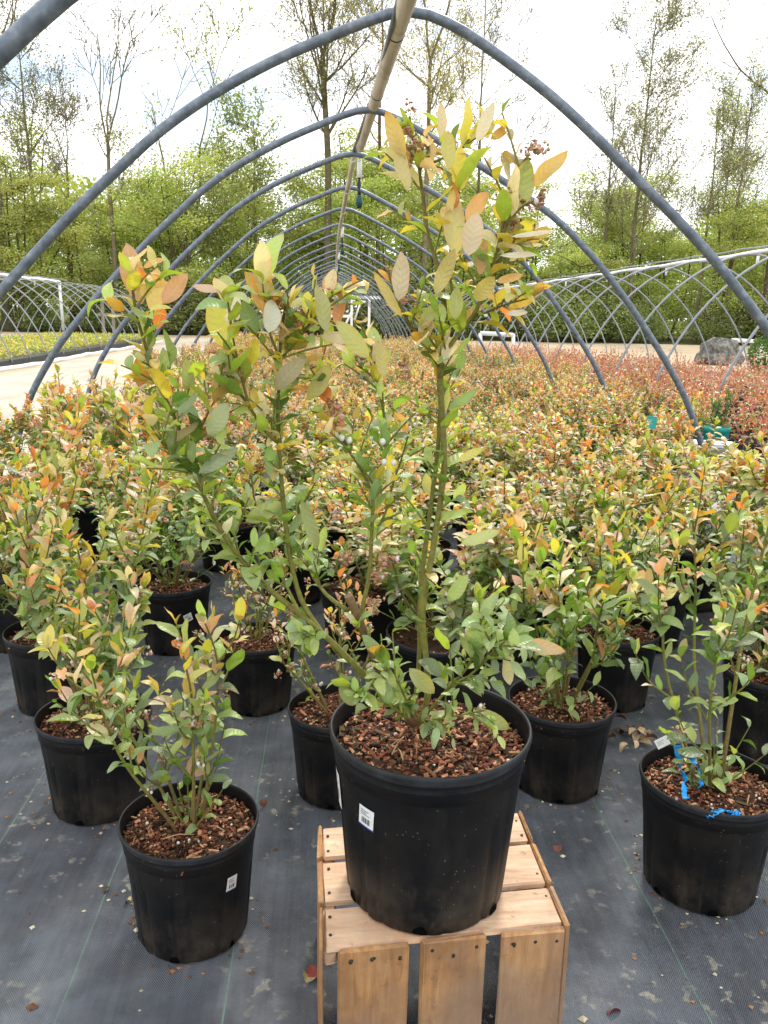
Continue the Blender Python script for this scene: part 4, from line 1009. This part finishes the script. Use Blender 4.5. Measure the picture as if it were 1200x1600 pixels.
for (x, y) in ind:
    if y < 3.9: ids = [0, 1, 2, 2, 4]; z_ = 'near'
    elif y < 6.0: ids = [0, 2, 3, 4, 5, 6, 7]
    elif y < 9: ids = [3, 4, 5, 6, 7, 8, 9]
    else: ids = [4, 6, 8, 9, 9, 8]
    if y >= 3.9: z_ = 'left' if x < -1.35 else ('right' if x > 1.9 else 'mid')
    k = ids[rng.integers(len(ids))]; sc = rng.uniform(.88, 1.08) * (1.0 if y < 9 else .95)
    if y < 5.4: sc = (sc*1.27, sc*1.27, sc*rng.uniform(.92, 1.08))
    elif y < 8: sc = (sc*1.1, sc*1.1, sc*rng.uniform(.88, 1.1))
    if z_ == 'left' or (x < -1.2 and y < 5.4): sc = tuple(np.array(sc if isinstance(sc, tuple) else (sc,)*3)*np.array([1, 1, 1.13]))
    pr = protos[k]
    if k not in first:
        pr.location = (x, y, .013); pr.rotation_euler = (0, 0, rng.uniform(0, 6.28)); pr.scale = sc if isinstance(sc, tuple) else (sc,)*3; first.add(k); o = pr
        o['label'], o['group'] = LBL[z_]
    else:
        o = dup(pr, (x, y, .013), rng.uniform(0, 6.28), sc, *LBL[z_])
# the farther plants, past those that can be told apart: one object
def far_mass():
    rng = np.random.default_rng(9)
    srcs = {}
    for mx in ('orange', 'red'):
        srcs[mx] = []
        for s in range(4):
            st, lv, fl = grow_bush(900+s+(50 if mx == 'red' else 0), .42 if mx == 'red' else .46, .25, 7, .040, mx, dens=.62, leafscale=1.25)
            srcs[mx].append((lv, fl))
    pts = [(x, y, 'orange') for x, y in rest]
    Y = 4.6
    while Y < 21.5:
        x = 3.35 if Y > 7 else 3.4
        while x < 9.6:
            lim = 21.0 - max(0, x-5.2)*3.4
            if Y < lim and to_px((x, Y, .6))[0] < 1290:
                pts.append((x+rng.normal(0, .05), Y+rng.normal(0, .05), 'orange' if (Y < 6.2 and rng.random() < .75) else 'red'))
            x += .52
        Y += .50
    mb = MB()
    circ = np.array([(cos(a), sin(a)) for a in np.arange(0, 2*pi, pi/5)])
    for x, y, mx in pts:
        lv, fl = srcs[mx][rng.integers(4)]
        a = rng.uniform(0, 6.28); ca_, sa = cos(a), sin(a); Rm = np.array([[ca_, -sa, 0], [sa, ca_, 0], [0, 0, 1]])
        s = rng.uniform(.85, 1.1); l2 = Leaves()
        o = np.array([x, y, .255])
        l2.P = (np.array(lv.P)@Rm.T)*s+o; l2.D = np.array(lv.D)@Rm.T; l2.N = np.array(lv.N)@Rm.T; l2.L = np.array(lv.L)*s; l2.W = np.array(lv.W)*s*1.1
        l2.K = lv.K; l2.F = lv.F; l2.C = np.array(lv.C)*rng.uniform(.85, 1.15)
        l2.into(mb, T_LO, 0)
        V = np.concatenate([np.c_[circ*.12+[x, y], np.full(10, .016)], np.c_[circ*.146+[x, y], np.full(10, .275)], np.c_[circ*.13+[x, y], np.full(10, .245)]])
        f = np.array([(r*10+j, r*10+(j+1) % 10, (r+1)*10+(j+1) % 10, (r+1)*10+j) for r in range(2) for j in range(10)])
        mb.add(V, f, 1); mb.add(V[20:], [tuple(range(10))], 2, smooth=False)
        for q in range(10):
            i = rng.integers(len(l2.P)); P = l2.P[i]+rng.normal(0, .01, 3); r = .006
            Vq = np.array([(1, 0, 0), (-1, 0, 0), (0, 1, 0), (0, -1, 0), (0, 0, 1), (0, 0, -1)], float)*r
            mb.add(P+Vq, [(0, 2, 4), (2, 1, 4), (1, 3, 4), (3, 0, 4), (2, 0, 5), (1, 2, 5), (3, 1, 5), (0, 3, 5)], 3, (.68, .6, .52))
    print('far', len(pts))
    o = mb.build('potted_blueberries', [M['leaf_small'], M['pot'], M['far_soil'], M['flower']])
    tag(o, 'far mass of reddish and orange potted blueberries filling the beds as far as the gravel', 'potted plants', kind='stuff')
far_mass()

# low seedlings in the bed across the path
def left_bed():
    rng = np.random.default_rng(31); lv = Leaves(); mb = MB()
    for _ in range(15000):
        y = rng.uniform(13, 34); x = rng.uniform(-11.0, -7.35); h = .16+.20*rng.random()
        P = np.array([x, y, h]); D = unit(np.array([rng.normal(), rng.normal(), .7])); c = PAL[['fresh', 'yellow', 'green', 'tan', 'gold'][rng.choice(5, p=[.15, .25, .14, .34, .12])]]*rng.uniform(.8, 1.2)
        lv.add(P, D, np.array([rng.normal(0, .4), rng.normal(0, .4), 1.0]), rng.uniform(.07, .13), rng.uniform(.035, .06), .3, .2, c)
    lv.into(mb, T_LO, 0)
    tag(mb.build('seedlings', M['leaf_small']), 'low yellow green seedlings packed in the black bed across the path', 'seedlings', kind='stuff')
    b = thing('raised_bed', 'long black bed edged with a white strip, under the left hoop frame', 'plant bed')
    mb = MB(); mb.box((-11.2, 12.5, .005), (-7.22, 34.5, .17), bev=.02); mb.build('black_edge', M['dark_hook'], b)
    mb = MB(); ys = np.linspace(9, 35, 40); r2 = np.random.default_rng(3)
    mb.tube(np.stack([-6.9+.05*np.sin(ys*.7)+r2.normal(0, .02, 40), ys, .04+r2.normal(0, .01, 40)], 1), .055, 8); 
    for i in range(39):
        pass
    mb.build('white_edging', M['white_wrap'], b)
left_bed()

# ------------------------------------------------------------------ things between the houses and beyond
blk = thing('timber_stack', 'stack of weathered grey boards topped with a white plank at the right hoop foot', 'timber', (*on_y(1108, 720, 6.2)[:2], .016), -.35)
r5 = np.random.default_rng(8); mb = MB(); z = 0
for i in range(6):
    hgt = .062; sh = r5.normal(0, .02); mb.box((-.17+sh, -.16+sh*.5, z), (.19+sh, .16+sh*.5, z+hgt), bev=.006); z += hgt+.003
mb.build('board', M['board'], blk)
mb = MB(); mb.box((-.13, -.15, z), (.16, .06, z+.03), bev=.004); mb.build('white_plank', M['white_paint'], blk)
tp = thing('teal_planter', 'round teal planter with a small green plant standing beyond the timber stack', 'planter', (*on_y(1118, 690, 6.62)[:2], .016)); tp.scale = (.58, .58, 1.10)
mb = MB(); mb.lathe([(.12, 0), (.14, .004), (.17, .40), (.185, .405), (.187, .435), (.175, .437), (.165, .40)], 36); mb.build('pot', M['teal'], tp)
stb, lvb, flb = grow_bush(321, .26, .14, 6, .05, 'green', dens=1.1)
stb.build('stem', M['stem'], tp, (0, 0, .39)); mb = MB(); lvb.C = [PAL['deep']*np.random.default_rng(i).uniform(.7, 1.3) for i in range(len(lvb.C))]; lvb.into(mb, T_MD); mb.build('foliage', M['leaf_small'], tp, (0, 0, .39))
mb = MB(); mb.lathe([(0.001, .39), (.166, .39)], 24); mb.build('soil', M['far_soil'], tp)

def boulder():
    mt, N, L, b = mat('lichen_rock')
    tc = coords(N, L); a = noise(N, L, tc, 2.2, 8, .65); c = noise(N, L, tc, 9, 6, .7)
    k = ramp(N, L, a, [(.34, lin(56, 54, 52)), (.5, lin(98, 95, 92)), (.66, lin(150, 148, 142))])
    k = mixrgb(N, L, ramp(N, L, c, [(.5, 0.0), (.62, .7)]), k, lin(150, 152, 128)); L.new(k, b.inputs['Base Color'])
    b.inputs['Roughness'].default_value = .9; bump(N, L, b, a, .8, .1)
    rng = np.random.default_rng(4); mb = MB(); nu, nv = 28, 18; V = []
    for i in range(nv):
        th = pi*i/(nv-1)
        for j in range(nu):
            ph = 2*pi*j/nu; d = np.array([sin(th)*cos(ph), sin(th)*sin(ph), cos(th)])
            r = 1+.14*sin(3*d[0]+1)+.10*sin(5*d[1]+2*d[2])+.07*sin(7*d[2]+4*d[0])+.05*sin(11*d[0]-6*d[1])+rng.normal(0, .015)
            for nrm, lim in (((.9, 0, .45), .86), ((-.5, -.6, .6), .88), ((0, -.9, .3), .84), ((.2, .1, 1), .84), ((-.9, .1, .2), .9)):
                n_ = unit(np.array(nrm)); q = d@n_*r
                if q > lim: r *= lim/q
            V.append(d*r*np.array([1.12, .8, .75])+np.array([0, 0, .42]))
    f = [(i*nu+j, (i+1)*nu+j, (i+1)*nu+(j+1) % nu, i*nu+(j+1) % nu) for i in range(nv-1) for j in range(nu)]
    mb.add(V, np.array(f), smooth=False); P = on_z(1110, 568)
    o = mb.build('boulder', mt); o.scale = (.66, .8, .80); o.location = (P[0]-.05, P[1]-.6, -.06); o.rotation_euler = (0, 0, .3)
    tag(o, 'large grey lichen-patched boulder on the gravel beyond the right hoop frame', 'boulder')
boulder()
def pipe_frame(label, loc, rz, w, h, name='pipe_frame'):
    r = thing(name, label, 'pipe frame', loc, rz); mb = MB()
    mb.tube([(0, 0, h), (w, 0, h*.96)], .06, 8); mb.build('top_rail', M['white_paint'], r)
    for x in (0, w): 
        mb = MB(); mb.tube([(x, 0, h), (x+.05, 0, 0)], .055, 8); mb.build('leg', M['white_paint'], r)
P = on_z(1139, 566); pipe_frame('white pipe rack beside the boulder', (P[0], P[1], 0), -.15, .95, .72)
df = thing('door_frame', 'white timber door frame closing the far end of the long hoop house', 'door frame', (.0, 41.4, 0))
mb = MB()
for x in (.9, 1.75): mb.box((x-.06, -.05, 0), (x+.06, .05, 2.0))
mb.build('post', M['white_paint'], df)
mb = MB(); mb.box((-.3, -.055, 2.0), (2.3, .055, 2.14)); mb.box((-.9, -.055, 1.1), (.84, .055, 1.24)); mb.build('beam', M['white_paint'], df)
mb = MB(); mb.tube([(.3, 0, .1), (.9, 0, 1.4)], .06, 6); mb.tube([(1.35, 0, 1.95), (1.05, 0, 1.0)], .05, 6); mb.build('brace', M['white_paint'], df)
P = on_y(750, 534, 24); pipe_frame('low white pipe rack on the gravel beyond the red plants', (P[0], 24.0, 0), 0.0, .95, .85)
def round_bush(label, x, y, r, seed):
    rng = np.random.default_rng(seed); lv = Leaves(); mb = MB()
    for _ in range(1100):
        d = unit(rng.normal(0, 1, 3)); q = d*r*rng.uniform(.7, 1.03)*np.array([1, 1, 1.15])+np.array([0, 0, r*1.1])
        lv.add(q, unit(d+rng.normal(0, .5, 3)), d+rng.normal(0, .4, 3), .09, .06, .2, .2, np.array(lin(78, 118, 40))*rng.uniform(.7, 1.3))
    lv.into(mb, T_LO); t_ = thing('shrub', label, 'shrub', (x, y, 0)); mb.build('foliage', M['tree_leaf'], t_)
    mb = MB(); mb.tube([(0, 0, 0), (0, 0, r)], .04, 6, 0, lin(80, 64, 46)); mb.build('stem', M['bark'], t_)
P = on_z(1192, 584); round_bush('small clipped round green shrub right of the boulder', P[0], P[1], .42, 5)

# dead leaves and crumbs on the fabric
def dead(x, y, n, size, label, cols, seed):
    rng = np.random.default_rng(seed); P = on_z(x, y, .014)
    for i in range(n):
        lv = Leaves(); mb = MB(); k = .55 if n > 1 else 0
        lv.add((0, 0, .004+.004*i), unit(np.array([rng.normal(), rng.normal(), .3])), np.array([rng.normal(0, .5), rng.normal(0, .5), 1]), size*rng.uniform(.8, 1.2), size*rng.uniform(.45, .7), rng.uniform(.8, 2.4), rng.uniform(.3, 1.0), np.array(lin(*cols[i % len(cols)])))
        lv.into(mb, T_HI); o = mb.build('dead_leaf', M['dead_leaf']); o.location = (P[0]+rng.normal(0, size*k), P[1]+rng.normal(0, size*k), P[2])
        tag(o, label, 'dead leaf', 'heap of dry leaves' if n > 1 else None)
dead(478, 1538, 1, .060, 'curled tan dead leaf on the fabric left of the crate', [(166, 150, 110)], 1)
dead(480, 1516, 1, .040, 'small reddish dead leaf lying above the curled tan one', [(130, 62, 52)], 2)
dead(985, 1160, 14, .046, 'one of the dry brown and tan leaves heaped behind the ribboned pot', [(104, 72, 52), (196, 168, 130), (80, 56, 42), (206, 182, 146)], 3)
dead(873, 1322, 1, .042, 'small brown dead leaf between the crate and the ribboned pot', [(122, 78, 66)], 5)
dead(952, 1588, 1, .040, 'dark red dead leaf at the bottom edge, right of the crate', [(104, 50, 40)], 6)
dead(412, 1264, 1, .032, 'dark brown leaf at the rim of the short left blueberry pot', [(92, 56, 44)], 7)
dead(172, 1388, 1, .026, 'thin dark leaf scrap left of the short blueberry pot', [(84, 62, 46)], 8)
dead(205, 1410, 1, .022, 'pale yellow leaf scrap beside the short blueberry pot', [(196, 178, 110)], 9)
def crumbs():
    rng = np.random.default_rng(12); mb = MB()
    for _ in range(420):
        y = 1.15+2.4*rng.random()**1.3; x = rng.uniform(-1.3, 1.6); s = rng.uniform(.0015, .0045)*(1.7 if rng.random() < .12 else 1)
        c = [lin(188, 176, 148), lin(150, 112, 80), lin(206, 198, 176), lin(110, 76, 56)][rng.integers(4)]
        V = np.array([(1, 0, 0), (-1, 0, 0), (0, 1, 0), (0, -1, 0), (0, 0, .6), (0, 0, -.6)], float)*s*(1+rng.random((6, 1)))
        mb.add(V+np.array([x, y, .0135]), [(0, 2, 4), (2, 1, 4), (1, 3, 4), (3, 0, 4), (2, 0, 5), (1, 2, 5), (3, 1, 5), (0, 3, 5)], 0, c, smooth=False)
    for c in used:
        for _ in range(34):
            a = rng.uniform(0, 6.28); r = .125+abs(rng.normal(0, .035)); s = rng.uniform(.0015, .0042)
            V = np.array([(1, 0, 0), (-1, 0, 0), (0, 1, 0), (0, -1, 0), (0, 0, .6), (0, 0, -.6)], float)*s*(1+rng.random((6, 1)))
            mb.add(V+np.array([c[0]+r*cos(a), c[1]+r*sin(a), .0135]), [(0, 2, 4), (2, 1, 4), (1, 3, 4), (3, 0, 4), (2, 0, 5), (1, 2, 5), (3, 1, 5), (0, 3, 5)], 0, [lin(150, 112, 80), lin(110, 76, 56), lin(196, 184, 156)][rng.integers(3)], smooth=False)
    tag(mb.build('crumbs', M['chip']), 'loose bark crumbs and pale grit scattered on the fabric', 'debris', kind='stuff')
crumbs()

# ------------------------------------------------------------------ trees
def quads_into(mb, P, size, cols, rng, flat=.0, mat=0):
    n = len(P); D = rng.normal(0, 1, (n, 3)); D[:, 2] *= (1-flat); D /= np.linalg.norm(D, axis=1)[:, None]
    N_ = rng.normal(0, 1, (n, 3)); N_[:, 2] += 1.5*flat*np.sign(rng.random(n)-.2); S_ = np.cross(N_, D); S_ /= np.linalg.norm(S_, axis=1)[:, None]+1e-9
    L = size*rng.uniform(.6, 1.35, (n, 1)); Wd = L*.62
    V = np.stack([P-D*L*.5, P-S_*Wd*.5, P+D*L*.5, P+S_*Wd*.5], 1).reshape(-1, 3)
    f = np.arange(4*n).reshape(n, 4)
    mb.add(V, f, mat, np.repeat(cols, 4, axis=0), None, False)
def branchy(rng, mb, P, d, L, r, depth, tips, up=.25, seg=6, droop=0.0, col=(.1, .1, .1), minr=.018):
    n = max(4, int(L/.6)+2); pts = [P]; dd = d.copy()
    for i in range(n-1):
        dd = unit(dd+rng.normal(0, .10, 3)+np.array([0, 0, up*.18])); pts.append(pts[-1]+dd*L/(n-1))
    pts = np.array(pts); rad = np.maximum(np.linspace(r, r*.35, n), minr*.7)
    mb.tube(pts, rad, seg if depth > 1 else 3, 0, np.array(col)*rng.uniform(.85, 1.15), caps=False)
    T = np.gradient(pts, axis=0); T /= np.linalg.norm(T, axis=1)[:, None]
    if depth <= 1: tips.append(pts[len(pts)//3:])
    if depth <= 0: return
    nb = int(rng.integers(3, 6)) if depth > 1 else int(rng.integers(2, 5))
    for b in range(nb):
        i = int(rng.integers(max(1, n//3), n)); a = rng.uniform(0, 6.28)
        ref = unit(np.cross(T[i], rng.normal(0, 1, 3))); q = unit(T[i]*rng.uniform(.6, 1.0)+ref*rng.uniform(.5, .9)+np.array([0, 0, .15]))
        branchy(rng, mb, pts[i], q, L*rng.uniform(.38, .62), rad[i]*.55, depth-1, tips, up, seg, droop, col, minr)
def tall_tree(label, base, h, r, seed, leafcol, nleaf, fork=None, lean=0.0, b0=.35, blen=.22, nb=12, lsize=.115, barkc=(122, 114, 90), up=.5, group='tall sparse trees behind the hoop houses'):
    rng = np.random.default_rng(seed); t_ = thing('tree', label, 'tree', (base[0], base[1], 0), 0, group)
    mb = MB(); tips = []; col = np.array(lin(*barkc))
    n = 22; z = np.linspace(0, h, n); wob = np.cumsum(rng.normal(0, .012*h/n*3, (n, 2)), axis=0)
    P = np.stack([wob[:, 0]+lean*z, wob[:, 1], z], 1)
    R = np.maximum(r*(1-z/h)**.75, .035); R[0] *= 1.5; R[1] *= 1.1
    if fork:
        k = int(fork*n); 
        mb.tube(P[:k+1], R[:k+1], 9, 0, col, caps=False)
        for s in (-1, 0, 1) if rng.random() < .5 else (-1, 1):
            d = unit(np.array([s*rng.uniform(.18, .42), rng.normal(0, .12), 1.0]))
            branchy(rng, mb, P[k], d, (h-P[k][2])*rng.uniform(.8, 1), R[k]*.72, 3, tips, up, 7, col=col, minr=.028)
    else:
        mb.tube(P, R, 9, 0, col, caps=False)
    for b in range(nb):
        f = b0+(1-b0)*(b+rng.random())/nb
        if fork and f > fork: f = rng.uniform(b0*.8, fork)
        i = min(n-1, int(f*(n-1))); a = rng.uniform(0, 6.28)
        d = unit(np.array([cos(a), sin(a)*.8, rng.uniform(.5, 1.1)]))
        branchy(rng, mb, P[i], d, h*blen*(1.15-.7*f)*rng.uniform(.7, 1.25), max(R[i]*.42, .03), 3, tips, up, 5, col=col, minr=.017)
    mb.build('trunk', M['bark'], t_)
    pts = np.concatenate(tips); nleaf = int(nleaf*3.0); w = rng.integers(0, len(pts), nleaf)
    Q = pts[w]+rng.normal(0, .30, (nleaf, 3))
    cols = np.array(lin(*leafcol))*rng.uniform(.7, 1.3, (nleaf, 1))*(1+rng.normal(0, .07, (nleaf, 3)))
    mb = MB(); quads_into(mb, Q, lsize, np.clip(cols, 0, 1), rng, .2); mb.build('crown', M['tree_leaf'], t_)
    return t_
def tb(x, Y): P = on_y(x, 500, Y); return (P[0], Y)
def th(x, y, Y): return on_y(x, y, Y)[2]
gr = (132, 136, 84)
tall_tree('tall dark-trunked tree at the far left, branching over the sky', tb(12, 50), 27, .28, 1, gr, 4200, None, 0, .35, .26, 20)
tall_tree('slim grey-green tree just right of the far left trunk', tb(70, 52), th(55, 20, 52), .16, 2, gr, 3200, None, -.03, .38, .24, 15)
tall_tree('small leaning tree with a crooked forked top', tb(112, 51), th(128, 150, 51), .15, 3, (140, 138, 96), 500, .72, .03, .45, .2, 5)
tall_tree('bare slender tree forking into a vase shape at the left', tb(186, 48), th(180, 30, 48), .17, 4, (150, 146, 112), 450, .60, 0, .45, .14, 4, up=.8)
tall_tree('broad tree with fresh green foliage left of the middle', tb(290, 50), th(290, 120, 50), .16, 5, (156, 168, 84), 2600, .35, 0, .3, .28, 12, .17)
tall_tree('leafy mid-height tree leaning behind the second hoop', tb(400, 52), th(400, 190, 52), .15, 6, (150, 166, 78), 2300, None, 0, .3, .3, 14, .17)
tall_tree('thick double-stemmed tree rising left of the ridge pole', tb(514, 47), 27, .23, 7, (150, 150, 96), 2200, .52, -.006, .5, .2, 10, barkc=(98, 92, 66))
tall_tree('second stem close beside the thick double tree', tb(522, 47.5), 20, .12, 8, (146, 146, 90), 900, None, -.02, .55, .2, 10)
tall_tree('brown slender tree behind the ridge pole', tb(590, 52), 23, .16, 9, (150, 146, 96), 1200, None, .01, .45, .2, 14, barkc=(120, 96, 74))
tall_tree('tree that forks behind the top of the large blueberry', tb(660, 46), 24, .17, 10, (176, 172, 84), 3000, .56, .012, .5, .22, 8)
tall_tree('thin tree right of the forked one', tb(735, 53), 20, .14, 11, (154, 150, 96), 900, None, 0, .4, .2, 14)
tall_tree('poplar-like tree with upright twigs standing alone against the white sky', tb(978, 50), th(1003, 30, 50), .15, 12, (136, 138, 90), 4200, None, .012, .22, .24, 26, up=.7, lsize=.12)
tall_tree('slim sparse tree left of the poplar-like one', tb(930, 54), th(925, 150, 54), .14, 13, (140, 140, 96), 1100, None, 0, .35, .22, 13, up=.8)
tall_tree('thin dark trunk in the right cluster, nearest the poplar-like tree', tb(1088, 50), th(1095, 170, 50), .11, 14, (152, 158, 100), 1700, None, 0, .4, .24, 12)
tall_tree('middle dark trunk of the right cluster', tb(1108, 52), th(1130, 140, 52), .11, 15, (152, 158, 100), 1700, None, .02, .4, .24, 12)
tall_tree('leaning trunk at the right end of the cluster', tb(1128, 49), th(1150, 150, 49), .13, 16, (150, 154, 104), 1000, None, .02, .4, .24, 11)
tall_tree('large reddish-barked tree at the far right with a wide bare crown', tb(1196, 48), 27, .26, 17, (150, 138, 122), 3200, None, -.012, .38, .3, 18, barkc=(104, 88, 82))
tall_tree('second trunk beyond the far right tree', tb(1230, 53), 24, .24, 18, (156, 152, 122), 900, None, -.02, .4, .26, 14)

def under_tree(seed, h, w, n, cols, lsize, trunks=3):
    rng = np.random.default_rng(seed); mb = MB(); st = MB()
    cl = []; 
    for t_ in range(trunks):
        a = rng.uniform(0, 6.28); tip = np.array([cos(a)*w*.45*rng.random(), sin(a)*w*.35*rng.random(), h*rng.uniform(.75, .97)])
        ln = smooth_line([np.array([cos(a)*.25, sin(a)*.25, -.1]), tip*np.array([.4, .4, .45])+rng.normal(0, .2, 3), tip], 10)
        st.tube(ln, np.linspace(.09, .025, 10), 6, 0, lin(84, 72, 52), caps=False)
        for b in range(9):
            i = int(rng.integers(2, 10)); a2 = rng.uniform(0, 6.28); L = w*.5*rng.uniform(.5, 1.0)*(1.15-.55*i/10)
            e = ln[i]+np.array([cos(a2)*L, sin(a2)*L, rng.uniform(.05, .45)*L])
            bl = smooth_line([ln[i], (ln[i]+e)/2+np.array([0, 0, .08*L]), e], 6)
            st.tube(bl, np.linspace(.035, .012, 6), 4, 0, lin(84, 72, 52), caps=False)
            for q in bl[1:]: cl.append(q)
            for c in range(2):
                a3 = a2+rng.uniform(-1.0, 1.0); cl.append(bl[rng.integers(2, 6)]+np.array([cos(a3), sin(a3), .1])*L*rng.uniform(.2, .5))
    cl = np.array(cl); k = rng.integers(0, len(cl), n)
    P = cl[k]+rng.normal(0, 1, (n, 3))*np.array([.46, .46, .22])*w*.17
    if h < 5: P[:, 2] *= rng.uniform(.12, 1.0, n)**.7
    P = P[P[:, 2] > .06]; n = len(P)
    ct = rng.uniform(.72, 1.28, len(cl))[k[:n]]
    hue = rng.integers(0, len(cols), len(cl))[k[:n]]
    col = np.array([lin(*c) for c in cols])[hue]*ct[:, None]*rng.uniform(.85, 1.15, (n, 1))
    quads_into(mb, P, lsize, np.clip(col, 0, 1), rng, .55)
    return st, mb
UC = [(170, 182, 78), (150, 168, 68), (184, 192, 94), (130, 152, 60)]
ups = []
for i, (h, w, n) in enumerate([(9.0, 6.5, 15000), (7.5, 6.0, 13000), (10.5, 7.0, 16000), (6.0, 5.5, 11000), (8.2, 5.0, 13000)]):
    r = thing('tree', 'x', 'tree', (0, 0, -50), 0, 'bushy green trees along the wood edge')
    st, mb = under_tree(60+i, h, w, n, UC, .145, 3); st.build('trunk', M['bark'], r); mb.build('crown', M['tree_leaf'], r); KIDS[r.name] = kids(r); ups.append(r)
shs = []
for i in range(3):
    r = thing('shrub', 'x', 'shrub', (0, 0, -50), 0, 'dark green shrubs at the foot of the wood')
    st, mb = under_tree(80+i, 3.0+.5*i, 4.2, 8000, [(116, 130, 54), (98, 116, 48), (134, 144, 62)], .13, 4); st.build('stem', M['bark'], r); mb.build('foliage', M['tree_leaf'], r); KIDS[r.name] = kids(r); shs.append(r)
rng = np.random.default_rng(5)
seen = set()
def place(lst, k, loc, s, label):
    pr = lst[k]
    if pr.name not in seen:
        seen.add(pr.name); pr.location = loc; pr.rotation_euler = (0, 0, rng.uniform(0, 6.28)); pr.scale = s; pr['label'] = label; return pr
    return dup(pr, loc, rng.uniform(0, 6.28), s, label)
for row_, (Y, step, smin, smax, lbl) in enumerate(((50, 3.3, .78, 1.02, 'bushy yellow-green tree in the front rank of the wood'), (55, 3.8, .95, 1.22, 'taller yellow-green tree behind the front rank of the wood'), (62, 4.2, 1.1, 1.4, 'hazy green tree deep in the wood'))):
    x = -34.0*Y/50
    while x < 42*Y/50:
        s = rng.uniform(smin, smax); 
        if x > 12: s *= .82
        if -13 < x < -3: s *= .9
        place(ups, int(rng.integers(len(ups))), (x+rng.normal(0, .8), Y+rng.normal(0, 1.2), 0), (s, s, s), lbl); x += step*rng.uniform(.8, 1.2)
x = -30.0
while x < 36:
    s = rng.uniform(.6, 1.2); place(shs, int(rng.integers(3)), (x, 46.9+rng.normal(0, .9), 0), (s, s, s*rng.uniform(.6, 1.15)), 'dark green shrub along the foot of the wood'); x += rng.uniform(1.6, 4.6)
def woodland():
    rng = np.random.default_rng(44); mb = MB(); n = 60000
    x = rng.uniform(-75, 85, n); y = 70+rng.uniform(0, 10, n); top = 9.5+1.6*np.sin(x*.21)+1.1*np.sin(x*.57+1)+.7*np.sin(x*1.3)-np.where(x > 14, 1.8, 0)
    z = top*rng.random(n)**.8; cc = np.array([lin(*c) for c in UC])[rng.integers(0, 4, n)]*rng.uniform(.6, 1.1, (n, 1))
    quads_into(mb, np.stack([x, y, z], 1), .55, cc, rng, .4)
    tag(mb.build('woodland', M['tree_leaf']), 'continuous green depth of the wood behind the separate trees', 'woodland', kind='stuff')
woodland()
print('objects', len(bpy.data.objects))
